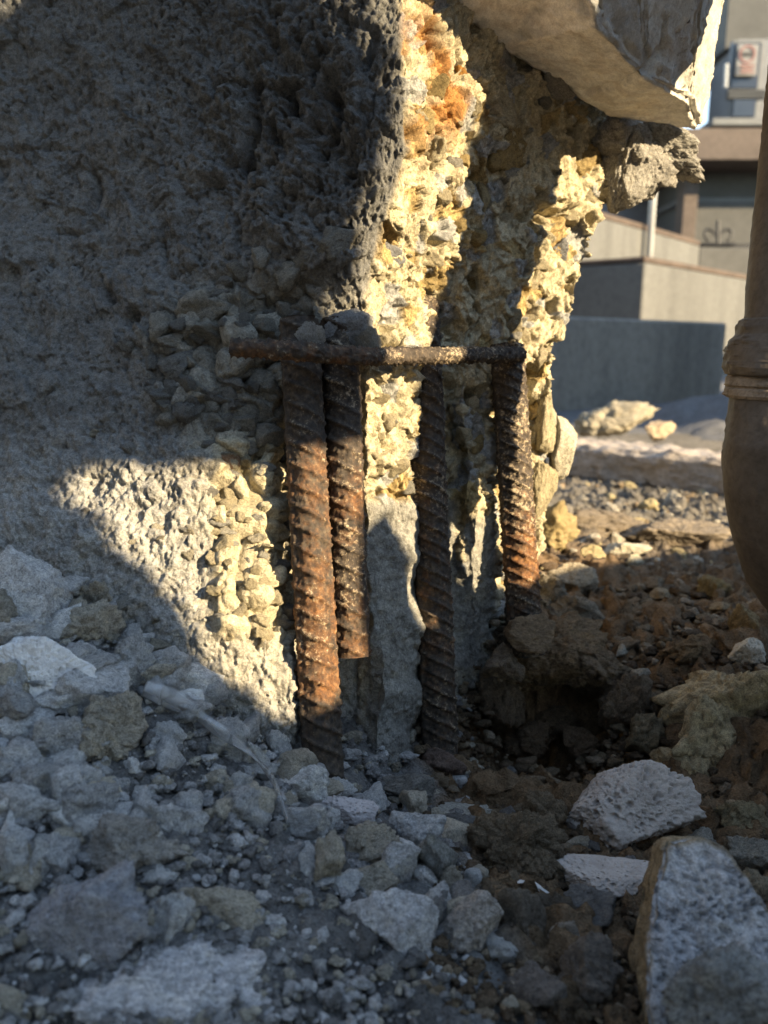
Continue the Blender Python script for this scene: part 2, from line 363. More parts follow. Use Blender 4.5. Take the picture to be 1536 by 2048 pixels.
# zones of the column in photo coordinates
def zones(px, py):
    corner = np.interp(py, [-300, 0, 300, 480, 560, 640, 720, 760], [790, 800, 815, 760, 745, 715, 720, 725])
    front = 1-sstep(-12, 12, px-corner)                                  # left face
    rub = np.exp(-(((px-520)/230)**2 + ((py-720)/190)**2)) * 1.3
    rub = np.maximum(rub, sstep(395, 450, px)*sstep(840, 900, py)*(1-sstep(1230, 1330, py))*front)
    rub = np.clip(rub-.35, 0, .55)/.55*front
    post = sstep(720, 735, px)*(1-sstep(905, 925, px))*sstep(985, 1015, py)
    post = np.maximum(post, sstep(885, 905, px)*(1-sstep(960, 990, px))*sstep(1130, 1160, py))
    post = np.maximum(post, sstep(925, 940, px)*sstep(1010, 1060, py)*(1-sstep(985, 995, px)))
    return front, rub, post
def build_core():
    pys = np.arange(-300, 1800, 3.0); nu = 640
    us = np.linspace(0, 1, nu)
    rows = np.array([l[0] for l in LV], float)
    sil = np.interp(pys, rows, SIL) + 9*fbm(np.stack([pys/60, pys*0, pys*0], -1), 4, 77)
    cd_ = np.interp(np.linspace(0, 1, 2000), [0, .62, .70, 1], [1, 1, 2.1, 2.1]).cumsum(); us = np.interp(us*cd_[-1], cd_, np.linspace(0, 1, 2000))
    PX = -250 + (sil[:, None]+250)*us[None, :]
    PY = np.repeat(pys[:, None], nu, 1)
    x, y = PX.ravel(), PY.ravel()
    q = np.stack([x/70, y/70, x*0], -1)
    jx = 11*fbm(q, 4, 21); jy = 14*fbm(q, 3, 31)
    d = col_depth(np.minimum(x+jx, np.repeat(sil, nu)), y+jy)
    p = PV(x, y, d).reshape(len(pys), nu, 3)
    # the side turns away behind the silhouette
    nb = 40; t = np.linspace(0, 1, nb+1)[1:]
    last = p[:, -1:, :]; back = last + np.stack([-.02*t**1.5+.004*np.sin(t*3.1), .22*t, 0*t], -1)[None]
    p = np.concatenate([p, back], 1); nc = nu+nb
    px = np.concatenate([PX, np.repeat(PX[:, -1:], nb, 1)], 1).ravel(); py = np.repeat(pys[:, None], nc, 1).ravel()
    gx = np.gradient(p, axis=1); gy = np.gradient(p, axis=0)
    n = np.cross(gx, gy); n /= np.linalg.norm(n, axis=-1, keepdims=True)+1e-12
    if n[300, 100, 1] > 0: n = -n
    # smooth the normals so that the relief does not tangle at steps
    for _ in range(6):
        n[1:-1] = (n[:-2]+n[1:-1]+n[2:])/3; n[:, 1:-1] = (n[:, :-2]+n[:, 1:-1]+n[:, 2:])/3
    n /= np.linalg.norm(n, axis=-1, keepdims=True)+1e-12
    p = p.reshape(-1, 3); n = n.reshape(-1, 3)
    front, rub, post = zones(px, py)
    wp = p + .006*np.stack([vnoise(p*50, 61), vnoise(p*50, 62), vnoise(p*50, 63)], -1)
    st = p*np.array([1, 1, .72])
    rgh = np.exp(-(((px-640)/190)**2 + ((py-290)/240)**2)); low = sstep(780, 950, py)
    rgh = rgh*(1-.75*sstep(690, 770, px)); rgh = np.clip(.22+rgh+.45*low+.25*sstep(-.1, .5, fbm(p*9, 3, 91)), 0, 1.1)
    e1, e2, eh, eo = cells((wp+.002*np.stack([vnoise(p*180, 93), vnoise(p*180, 94), vnoise(p*180, 95)], -1))*130, 96); pop = np.sqrt(np.clip(1-(e1/.8)**2, 0, 1))*(.4+eh)
    h1, h2, hh, ho = cells(wp*310, 97); pop2 = np.sqrt(np.clip(1-(h1/.8)**2, 0, 1))*(.4+hh)
    crk = np.abs(fbm(st*np.array([30, 30, 16])+.4*fbm(p*90, 3, 98)[:, None], 3, 99)); crk = np.exp(-(crk/.018)**2)*sstep(-.05, .35, fbm(p*15, 2, 100))
    crust = fbm(p*45, 4, 1, .6)*.0016*rgh + (pop-.5)*.0034*rgh*(1-low*.6) + (pop2-.5)*.0009*(.25+rgh) - crk*.004*(1-low) + facets(p*85, 91)[0]*.0022*rgh*(1-low*.5) + facets(st*150, 92)[0]*.0011*(.3+rgh) + fbm(st*330, 3, 2, .7)*(.0006+.0005*rgh)
    pitm = np.exp(-(((px-610)/150)**2 + ((py-260)/230)**2))*(1-.8*sstep(690, 770, px)) + .12*np.exp(-(((px-230)/260)**2+((py-950)/120)**2)) + .08
    pit = np.clip(fbm(st*95, 4, 11, .65)-.20, 0, 1)*.016*pitm
    k1, k2, kh, ko = cells(wp*np.array([1, 1, .7])*230, 103); pore = sstep(0, .5, 1-k1/(.15+.35*kh))*(kh > .62)*.0026*(.5+rgh)
    lump = fbm(p*22, 3, 15)*.0035 - pore*(1-.7*low)
    wx = px+14*fbm(p*70, 3, 110); wy = py+14*fbm(p*70, 3, 111)
    for cx, cy, ax, ay, dp_ in [(495,160,28,42,-.010),(500,265,18,52,-.013),(497,318,16,26,-.012),(430,375,24,18,-.009),(185,385,9,42,-.008),(215,590,16,24,-.011),(258,628,20,20,-.012),(640,270,34,60,-.010),(700,330,26,50,-.009),(560,120,40,30,-.008),(8,330,26,30,-.008),(590,205,15,40,-.010),(660,180,22,30,-.010),(735,95,20,30,-.010),(150,455,40,7,-.005),(60,300,60,6,-.004),(330,470,8,60,-.005),
                                (525,390,28,50,.007),(345,425,24,50,.005),(400,330,46,36,.005),(450,215,40,40,.005),(610,330,34,44,.007),(690,120,40,50,.006),(570,460,40,40,.006),(300,560,40,50,.004),(100,560,60,60,.003),(250,250,90,60,.003),(720,220,26,60,.006)]:
        lump = lump + dp_*np.exp(-(((wx-cx)/ax)**2+((wy-cy)/ay)**2)**1.5)
    fbig = facets(wp*42, 112); lump = lump + fbig[0]*.0030*(1-low) + (np.clip(fbm(p*70, 3, 113), -.2, .6))*.0030*low
    f1, f2, idh, off = cells(wp*62, 5); dome = np.sqrt(np.clip(1-(f1/.85)**2, 0, 1))
    f1b, f2b, idhb, offb = cells(wp*120, 6); domeb = np.sqrt(np.clip(1-(f1b/.85)**2, 0, 1))
    stones = (dome*.012*(.5+idh)-.008) + (domeb*.004-.002)
    fa, ea, ia = facets(wp*70, 7); fb, eb, ib = facets(wp*170, 8); fc, ec, ic = facets(wp*380, 9)
    shard = fa*.0046 + fb*.0022 + fc*.0009 + fbm(p*30, 3, 19)*.004
    holes = np.clip(fbm(p*60, 3, 33)-.38, 0, 1)*.022
    shard = shard-holes
    smooth = fbm(p*35, 4, 23)*.0022 + fb*.0009 + fbm(p*260, 3, 24)*.0006
    disp = front*((1-rub)*(crust-pit+lump) + rub*stones) + (1-front)*((1-post)*shard + post*smooth)
    p2 = p + n*disp[:, None]
    me = np_mesh('concrete_core', p2 - np.array(column.location)[None], grid_faces(len(pys), nc)[:, ::-1])
    # colours: grey mortar skin with shade painted in high up, cream limestone in the break, rust stain at the top
    mort = np.array([.175, .173, .166]); pale = np.array([.32, .315, .30]); lime = np.array([.47, .41, .29]); grey = np.array([.30, .30, .29]); och = np.array([.36, .265, .135])
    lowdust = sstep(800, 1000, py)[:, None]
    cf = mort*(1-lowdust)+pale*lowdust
    topshade = (1-sstep(0, 500, py+.35*(300-px)))[:, None]
    cf = cf*(1-.28*topshade)  # upper left face darkened in colour, standing in for its shade
    stc = np.array([.24, .225, .19])*(.75+.5*idh[:, None]); cream = (sstep(300, 450, px+60*fbm(p*20, 3, 140))*sstep(830, 900, py)*(1-sstep(1350, 1450, py)))[:, None]
    stc = stc*(1-cream) + lime*(.85+.3*idh[:, None])*cream
    cf = cf*(1-rub[:, None]) + stc*rub[:, None]
    cf = cf*(1-cream*.4)+np.array([.36, .32, .24])*cream*.4
    k = ia[:, None]; kb = ib[:, None]
    cr = lime*(.88+.22*kb); cr = np.where(k > .84, grey*(.8+.5*kb), cr); cr = np.where((k > .62) & (k < .74), och*(.8+.5*kb), cr)
    stain = np.exp(-(((px-890)/110)**2 + ((py-150)/130)**2))[:, None]*sstep(-.25, .35, fbm(p*26, 4, 71))[:, None]
    stain = np.clip(stain*1.5, 0, 1)
    cr = cr*(1-stain)+np.array([.32, .15, .055])*(.7+.6*kb)*stain
    gp_ = post[:, None]; cr = cr*(1-gp_)+np.array([.25, .245, .225])*(.9+.2*kb)*gp_
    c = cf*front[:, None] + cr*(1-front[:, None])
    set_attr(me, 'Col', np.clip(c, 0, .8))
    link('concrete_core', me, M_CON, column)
    return p2.reshape(len(pys), nc, 3), n.reshape(len(pys), nc, 3), px.reshape(len(pys), nc), pys
CORE_P, CORE_N, CORE_PX, CORE_PYS = build_core()
def core_at(px, py):
    i = int(np.clip(round((py+300)/3.0), 0, len(CORE_PYS)-1)); j = int(np.argmin(np.abs(CORE_PX[i, :640]-px)))
    return CORE_P[i, j], CORE_N[i, j]

# ------------------------------------------------------------------ stones
def ico(sub):
    bm = bmesh.new(); bmesh.ops.create_icosphere(bm, subdivisions=sub, radius=1.0)
    v = np.array([x.co[:] for x in bm.verts]); f = np.array([[q.index for q in fc.verts] for fc in bm.faces]); bm.free()
    return v, f
class _I(dict):
    def __missing__(s, k): s[k] = ico(k); return s[k]
ICO = _I()
def rock_shape(seed, sub, planes=14, sharp=34, rough=.10, pits=0.0, pit_scale=9, lumps=0.0, flat=None, dims=(1, 1, 1)):
    r = np.random.RandomState(seed); v, f = ICO[sub]
    n = r.normal(size=(planes+7, 3)); n /= np.linalg.norm(n, axis=1)[:, None]
    dd = np.concatenate([r.uniform(.50, .86, planes), r.uniform(.84, 1.02, 7)])       # big breaks, then chipped corners
    if flat is not None:
        n = np.vstack([n, flat]); dd = np.concatenate([dd, np.full(len(flat), .55)])
    c = v@n.T/dd[None, :]
    s = np.exp(np.clip(c, 0, 3)*sharp).sum(1); rad = 1/(np.log(s)/sharp)
    rad = np.clip(rad, .3, 1.3); rad = rad/np.percentile(rad, 88)
    p = v*rad[:, None]
    o = r.uniform(-50, 50, 3)
    q = p*np.array(dims)/max(dims)
    dn = rough*.8*fbm(q*1.9+o, 3, seed % 97, .5) + .40*rough*facets(q*3.2+o, seed % 89)[0]
    if sub >= 4: dn = dn + .26*rough*facets(q*8+o, seed % 61)[0] + .20*rough*fbm(q*9+o, 3, seed % 53, .6)
    if sub >= 5: dn = dn + .13*rough*facets(q*19+o, seed % 41)[0] + (.010+.06*rough)*fbm(q*24+o, 3, seed % 43, .65)
    if lumps:
        f1, f2, ih, of = cells(q*2.6+o, seed % 71); dn = dn + lumps*(np.sqrt(np.clip(1-(f1/.9)**2, 0, 1))-.5)
        f1, f2, ih, of = cells(q*6.5+o, seed % 67); dn = dn + lumps*.35*(np.sqrt(np.clip(1-(f1/.9)**2, 0, 1))-.5)
    if pits:
        f1, f2, ih, of = cells(q*pit_scale+o, seed % 83); rr = .22+.34*ih
        dn = dn - pits*sstep(0, .55, 1-f1/rr)*(ih > .25)
        f1, f2, ih, of = cells(q*pit_scale*2.1+o, seed % 79); dn = dn - pits*.5*sstep(0, .6, 1-f1/.42)*(ih > .35)
    p = p*(1+dn)[:, None]
    return p, f
def rock_mesh(name, seed, sub, mat, dims=(1, 1, 1), **kw):
    p, f = rock_shape(seed, sub, dims=dims, **kw)
    me = np_mesh(name, p, f); me.materials.append(mat); return me
SH = [rock_mesh('stone', 100+i, 4, M_ROCK, planes=9+i % 5, rough=.11+.05*(i % 3)) for i in range(14)]
SHM = [rock_mesh('mortar_lump', 200+i, 4, M_MORT, planes=12, sharp=16, rough=.24, lumps=.12) for i in range(8)]
SHS = [rock_mesh('stone', 300+i, 4, M_ROCK, planes=9, rough=.16) for i in range(14)]

# stones bedded in the column: (px, py, w, h, colour)
G1 = (.27, .255, .22); G2 = (.20, .195, .18); CR = (.41, .355, .25); OC = (.35, .26, .13); WH = (.33, .325, .31); BG = (.22, .225, .235)
BED = [(400,612,120,75,G1),(490,612,50,70,G1),(480,545,55,60,G1),(520,520,60,60,G1),(575,548,100,70,G1),(620,515,70,45,G1),(675,490,90,60,G1),
 (578,632,60,75,G1),(620,620,35,60,G1),(410,662,95,38,G1),(330,655,75,75,G1),(345,720,95,60,G2),(270,650,45,40,G2),(255,690,45,30,G2),(500,740,75,55,G1),
 (535,775,70,75,G1),(470,800,60,35,G2),(415,790,45,35,G2),(430,840,80,65,G1),(490,845,60,60,G1),(380,830,60,55,G2),(330,800,50,50,G2),(540,830,50,60,G1),
 (545,870,60,60,G1),(500,890,55,45,G1),(470,955,60,55,CR),(440,985,40,40,CR),(505,1010,70,70,CR),(445,905,60,30,CR),(530,940,45,40,CR),(465,1060,75,45,CR),
 (500,1110,50,30,CR),(520,1070,40,35,CR),(545,985,40,50,CR),(460,920,50,55,(.40,.26,.17)),(515,1180,35,28,CR),(575,1205,35,40,G1),(550,1250,45,50,CR),(530,1290,30,30,CR),
 (565,1130,50,60,G2),(575,1060,40,70,G2),(560,980,40,70,G2),(570,910,50,60,G2),(655,595,75,60,WH),(690,660,90,75,WH),(610,690,60,60,G1),(640,640,40,40,G1),
 (1025,300,95,110,OC),(985,200,50,100,(.40,.33,.2)),(970,390,45,75,(.4,.33,.2)),(1010,230,60,80,(.36,.31,.22)),(940,470,90,45,OC),(915,455,60,40,OC),(1075,385,55,60,G1),(1030,345,50,50,G1),
 (865,605,52,62,OC),(865,560,40,45,OC),(870,515,70,60,CR),(850,450,60,60,CR),(845,240,50,60,OC),(870,180,60,50,OC),(930,150,60,50,(.45,.22,.07)),(880,300,50,70,CR),(790,520,60,70,BG),
 (1180,320,60,55,OC),(1185,395,45,50,CR),(1150,430,60,50,CR),(1090,470,55,55,CR),(1130,500,55,45,BG),(1080,560,60,50,CR),(1060,610,60,60,CR),(1100,620,55,45,CR),(1060,680,60,60,CR),(1090,720,50,55,CR),(1025,640,45,50,CR),
 (830,790,55,60,CR),(780,850,50,55,CR),(760,800,45,45,CR),(790,930,60,55,CR),(750,900,40,50,CR),(950,810,40,45,CR),(930,870,45,45,CR),(960,930,45,50,CR),(975,770,45,45,CR),(960,880,60,70,OC)]
def place_core(px, py, w_, h_, col, name='stone', meshes=SH, sink=.30):
    p, n = core_at(px, py); _, _, d = to_px(p)
    sx = w_*d/F/2*1.08; sz = h_*d/F/2*1.08; sy = (sx+sz)/2*.85
    o = bpy.data.objects.new(name, random.choice(meshes)); COL.objects.link(o); o.parent = column
    pos = p - n*sy*sink - np.array(column.location)
    o.location = pos
    o.rotation_euler = (random.uniform(-.5, .5), random.uniform(-.35, .35), random.uniform(-.6, .6))
    o.scale = (sx, sy, sz); k = random.uniform(.85, 1.15); o.color = (col[0]*k, col[1]*k, col[2]*k, 1)
    return o
for b_ in BED:
    if b_[4] == CR and b_[0] < 600 and random.random() < .4: continue
    if b_[4] == CR and b_[0] < 600: b_ = (b_[0], b_[1], b_[2]*random.uniform(.65, 1.1), b_[3]*random.uniform(.65, 1.1), random.choice([CR, (.34, .305, .24), (.30, .285, .25)]))
    place_core(*b_, sink=(.62 if b_[1] > 880 and 420 < b_[0] < 570 else .40) if b_[0] < 700 else .55)
n_bed = len(BED)+30; tries = 0
for _ in range(30):
    s_ = random.uniform(12, 34); place_core(random.uniform(170, 560), random.uniform(850, 1330), s_*random.uniform(.9, 1.6), s_, random.choice([(.34, .31, .25), (.30, .29, .265), (.27, .26, .24)]), sink=.5)
while n_bed < 285 and tries < 4000:
    tries += 1
    u = random.random()
    if u < .84:
        px_, py_ = random.uniform(250, 600), random.uniform(500, 1330)
        f_, r_, po = zones(np.array([px_]), np.array([float(py_)]))
        if r_[0] < .25: continue
        s_ = random.uniform(14, 42); cr_ = py_ > 880 and px_ > 400 and px_ < 560
        place_core(px_, py_, s_*random.uniform(.9, 1.5), s_, CR if cr_ else random.choice([G1, G2]), meshes=SHS, sink=.45 if cr_ else .2)
    else:
        px_, py_ = random.uniform(760, 1200), random.uniform(120, 1000)
        if px_ > np.interp(py_, [l[0] for l in LV], SIL)-15: continue
        f_, r_, po = zones(np.array([px_]), np.array([float(py_)]))
        if f_[0] > .3 or po[0] > .3: continue
        s_ = random.uniform(12, 36)
        place_core(px_, py_, s_*random.uniform(.9, 1.5), s_, random.choice([CR, CR, OC, G1]), meshes=SHS, sink=.25)
    n_bed += 1

# ------------------------------------------------------------------ reinforcing bars
def bar(name, pts, r, pitch, label, rust, rib=.0018, lean=.55, seed=0, tip=True, dust=.0, res=72, long_rib=True, twist=0.0, by_px=False):
    pts = [np.array(q) for q in pts]; seg = [np.linalg.norm(b-a) for a, b in zip(pts[:-1], pts[1:])]
    L = sum(seg); nz = int(L/.0011)
    ss = np.linspace(0, L, nz); cum = np.concatenate([[0], np.cumsum(seg)])
    ctr = np.stack([np.interp(ss, cum, [q[k] for q in pts]) for k in range(3)], -1)
    if len(pts) > 2:
        for _ in range(int(.008/(L/nz))): ctr[1:-1] = (ctr[:-2]+ctr[1:-1]+ctr[2:])/3
    tan = np.gradient(ctr, axis=0); tan /= np.linalg.norm(tan, axis=1)[:, None]
    ref = np.array([0, -1.0, 0]) if abs(tan[:, 1]).mean() < .8 else np.array([0, 0, 1.0])
    e1 = ref[None]-tan*(tan@ref)[:, None]; e1 /= np.linalg.norm(e1, axis=1)[:, None]      # towards the camera
    e2 = np.cross(tan, e1)
    th = np.linspace(0, 2*np.pi, res, endpoint=False)
    T, S = np.meshgrid(th, ss)
    tt = (T+twist) % np.pi; mid = np.sin(tt)                      # long ribs sit at tt = 0
    rad = np.full(T.shape, r)
    ph = (S + lean*r*(np.where((T+twist) % (2*np.pi) < np.pi, tt, np.pi-tt)))/pitch
    w_ = np.abs((ph % 1)-.5)*2
    rm = sstep(.66, .88, w_)*sstep(.05, .50, mid); ribm = rm.ravel(); rad += rib*rm
    if long_rib: rad += rib*1.15*sstep(.90, .97, np.abs(np.cos(tt)))
    c = ctr[:, None, :] + rad[..., None]*(np.cos(T)[..., None]*e1[:, None]+np.sin(T)[..., None]*e2[:, None])
    q = c.reshape(-1, 3)
    cr = fbm(q*260, 4, seed, .6)*.00045 + np.clip(fbm(q*420, 3, seed+5)-.32, 0, 1)*.0020
    nrm = (np.cos(T)[..., None]*e1[:, None]+np.sin(T)[..., None]*e2[:, None]).reshape(-1, 3)
    q = q + nrm*cr[:, None]
    faces = grid_faces(nz, res, True)
    base = len(q); caps = []; ex = []
    for row, s_ in ((0, 0), (nz-1, 1)):
        ring = q[row*res:(row+1)*res]; cen = ring.mean(0)
        ex.append(cen + tan[row]*(.0012 if s_ else -.0012))
        k = np.arange(res); ci = base+len(ex)-1
        a = row*res+k; b = row*res+(k+1) % res
        caps.append(np.stack([np.full(res, ci), a, b, b] if not s_ else [np.full(res, ci), b, a, a], -1))
    q = np.vstack([q, ex])
    me = bpy.data.meshes.new(name)
    fl = [tuple(f) for f in faces.tolist()] + [(f[0], f[1], f[2]) for cp in caps for f in cp.tolist()]
    me.from_pydata((q-np.array(column.location)).tolist(), [], fl)
    for p_ in me.polygons: p_.use_smooth = True
    _, py_, _ = to_px(q)
    ra = np.interp(py_, [a for a, _ in rust], [b for _, b in rust]); du = np.full(len(q), dust) + .11*fbm(q*40, 3, seed+3)
    du[:len(ribm)] += .07*ribm
    if by_px: ra = np.interp(to_px(q)[0], [a for a, _ in rust], [b for _, b in rust]); du = du+.11*sstep(740, 800, to_px(q)[0])
    if dust >= .08: du = du - .09*sstep(980, 1120, py_)
    set_attr(me, 'Col', np.stack([ra, du, du*0], -1))
    o = link(name, me, M_RUST, column)
    if label: o['label'] = label
    return o
bar('rebar', [P(598, 640, .478), P(652, 1640, .452)], .0098, .0125, 'thick front bar, dark above and orange rust below, reaching the rubble', [(700,.06),(860,.18),(930,.38),(1100,.32),(1200,.40),(1380,.42),(1450,.24),(1600,.1)], seed=3, dust=.03, twist=-1.32, lean=-.55)  # dark top and orange middle: part real rust, part light put into colour
bar('rebar', [P(678, 640, .486), P(702, 1312, .480)], .0097, .0125, 'shorter bar beside it, cut off above the ground', [(700,.05),(930,.25),(1000,.42),(1100,.22),(1300,.38)], seed=13, dust=.05, twist=1.35)
bar('rebar', [P(842, 600, .560), P(886, 1640, .550)], .0108, .0105, 'dust covered bar in the shaded groove', [(700,.18),(1000,.22),(1300,.32),(1600,.1)], seed=23, dust=.08, twist=-1.3, lean=-.55)
bar('rebar', [P(1014, 690, .582), P(1053, 1310, .582)], .0108, .0088, 'grey ribbed bar with rusty foot near the outer edge', [(700,.12),(960,.18),(1030,.35),(1140,.55),(1200,.3)], seed=33, dust=.15, twist=-1.3, lean=-.55)
bar('stirrup', [P(462, 694, .447), P(600, 703, .446), P(722, 713, .462), P(765, 713, .476), P(1000, 709, .556), P(1042, 709, .57)], .0050, .0042, 'thin horizontal tie crossing in front of the four bars', [(600, .30), (740, .30), (800, .16), (1000, .14)], rib=.0008, lean=.5, seed=43, dust=.0, res=48, long_rib=False, by_px=True)

# ------------------------------------------------------------------ slab on top of the column, mortar below it
def prism_mesh(name, outline_b, outline_t, step=.004, bev=.0035, amp=.0012, seed=0, mat=None):
    """solid between two matching outlines, finely divided and roughened"""
    bm = bmesh.new()
    vb = [bm.verts.new(v) for v in outline_b]; vt = [bm.verts.new(v) for v in outline_t]
    bm.faces.new(vb[::-1]); bm.faces.new(vt)
    n = len(vb)
    for i in range(n): bm.faces.new((vb[i], vb[(i+1) % n], vt[(i+1) % n], vt[i]))
    bmesh.ops.recalc_face_normals(bm, faces=bm.faces)
    bmesh.ops.bevel(bm, geom=bm.edges[:], offset=bev, segments=2, affect='EDGES')
    bmesh.ops.triangulate(bm, faces=bm.faces)
    for it in range(9):
        es = [e for e in bm.edges if e.calc_length() > step]
        if not es or len(bm.verts) > 90000: break
        bmesh.ops.subdivide_edges(bm, edges=es, cuts=1); bmesh.ops.triangulate(bm, faces=bm.faces)
    bm.normal_update()
    p = np.array([v.co[:] for v in bm.verts]); nn = np.array([v.normal[:] for v in bm.verts]); f = np.array([[v.index for v in q.verts] for q in bm.faces])
    bm.free()
    return p, nn, f

def build_slab():
    B_ = [(1400,263,.605),(1215,240,.60),(1100,166,.572),(1000,104,.545),(890,0,.515),(810,-120,.50),(1150,-90,.465),(1196,45,.488),(1290,150,.525),(1388,202,.565)]
    up = np.array([.004, -.004, .125])
    bot = [P(*q) for q in B_]; top = [q+up for q in bot]
    top[0] = top[0]+np.array([.010, 0, 0]); top[9] = top[9]+np.array([-.040, -.085, 0]); top[8] = top[8]+np.array([-.05, -.105, 0])
    top[7] = top[7]+np.array([-.05, -.105, 0]); top[6] = top[6]+np.array([-.04, -.10, 0])
    p, n, f = prism_mesh('slab', bot, top, step=.0044)
    px, py, d = to_px(p)
    q = p
    dsp = fbm(q*60, 4, 3)*.0012 + fbm(q*260, 3, 4)*.0007
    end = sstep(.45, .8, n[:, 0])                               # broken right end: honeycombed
    f1, f2, ih, of = cells(q*230, 5)
    dsp += end*(-.0018*sstep(0, .6, 1-f1/.5)*(ih > .3) + facets(q*110, 6)[0]*.0012 + fbm(q*40, 3, 8)*.0022)
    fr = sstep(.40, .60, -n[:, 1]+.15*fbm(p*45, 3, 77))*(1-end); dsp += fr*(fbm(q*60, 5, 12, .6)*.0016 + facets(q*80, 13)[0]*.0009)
    crk = [(1330, 40), (1322, 100), (1290, 140), (1235, 172), (1170, 185)]
    dist = np.full(len(p), 1e9)
    for (ax, ay), (bx, by) in zip(crk[:-1], crk[1:]):
        t = np.clip(((px-ax)*(bx-ax)+(py-ay)*(by-ay))/((bx-ax)**2+(by-ay)**2), 0, 1)
        dist = np.minimum(dist, np.hypot(px-ax-t*(bx-ax), py-ay-t*(by-ay)))
    dsp -= .004*np.exp(-(dist/(4+3*vnoise(p*90, 9)))**2)*(n[:, 1] < .5)
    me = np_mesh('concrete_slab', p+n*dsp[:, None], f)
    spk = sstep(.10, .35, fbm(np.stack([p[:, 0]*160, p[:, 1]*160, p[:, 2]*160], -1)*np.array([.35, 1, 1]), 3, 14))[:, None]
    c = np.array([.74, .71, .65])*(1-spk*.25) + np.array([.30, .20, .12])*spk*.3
    c = c*(1-fr[:, None]) + np.array([.34, .335, .32])*fr[:, None]  # front face coloured darker than the underside, standing in for its shade
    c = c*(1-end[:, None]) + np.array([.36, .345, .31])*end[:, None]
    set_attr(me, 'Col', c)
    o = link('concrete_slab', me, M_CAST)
    tag(o, 'pale broken concrete slab overhanging the top right of the column', 'concrete slab')
build_slab()
def set_col(o, c): o.color = (c[0], c[1], c[2], 1)
def core_child(name, px, py, d, dims, seed, mat, col, rot=(0, 0, 0), sub=5, **kw):
    me = rock_mesh(name, seed, sub, mat, dims=dims, **kw)
    o = link(name, me, None, column); o.location = P(px, py, d)-np.array(column.location)
    k = d/F/2; o.scale = (dims[0]*k, dims[2]*k, dims[1]*k); o.rotation_euler = rot; set_col(o, col); return o
core_child('mortar_lump', 1318, 296, .632, (170, 80, 110), 921, M_MORT, (.40, .385, .355), (0, .30, 0), rough=.16, lumps=.14, planes=14, sharp=12, sub=6)
core_child('mortar_lump', 1250, 335, .622, (120, 165, 110), 922, M_MORT, (.42, .40, .365), (0, .2, 0), rough=.16, lumps=.14, planes=14, sharp=12, sub=6)
core_child('mortar_lump', 1228, 275, .615, (110, 90, 110), 924, M_MORT, (.38, .36, .33), (0, .3, 0), rough=.16, lumps=.14, planes=14, sharp=12)
core_child('mortar_lump', 1285, 318, .626, (130, 110, 100), 925, M_MORT, (.41, .39, .36), (0, .5, 0), rough=.18, lumps=.14, planes=14, sharp=12, sub=6)
core_child('mortar_lump', 1292, 372, .64, (62, 80, 70), 923, M_MORT, (.38, .365, .335), (0, .3, 0), rough=.16, lumps=.14, planes=14, sharp=12)
core_child('mortar_lump', 1105, 172, .575, (90, 45, 60), 904, M_MORT, (.36, .33, .28), (0, .5, 0), rough=.15, lumps=.12)
core_child('mortar_lump', 622, 672, .452, (46, 70, 30), 905, M_MORT, (.38, .37, .345), (0, 0, 0), rough=.25, lumps=.2)
core_child('mortar_lump', 705, 655, .480, (105, 75, 40), 906, M_MORT, (.36, .36, .36), (0, .2, 0), rough=.25, lumps=.2)
core_child('mortar_lump', 742, 690, .476, (52, 62, 40), 907, M_MORT, (.34, .31, .26), (0, .2, 0), rough=.25, lumps=.2)
core_child('broken_edge', 1086, 850, .636, (82, 140, 80), 911, M_ROCK, (.38, .33, .23), (0, .10, 0), rough=.16, planes=10)
core_child('broken_edge', 1078, 975, .636, (70, 150, 80), 912, M_ROCK, (.36, .31, .21), (0, .05, .4), rough=.16, planes=10)
core_child('broken_edge', 1122, 888, .640, (85, 120, 70), 909, M_ROCK, (.52, .48, .39), (0, .35, 0), rough=.08, planes=8)
core_child('broken_edge', 1098, 845, .640, (45, 95, 60), 910, M_ROCK, (.45, .41, .32), (0, -.1, 0), rough=.08, planes=8)

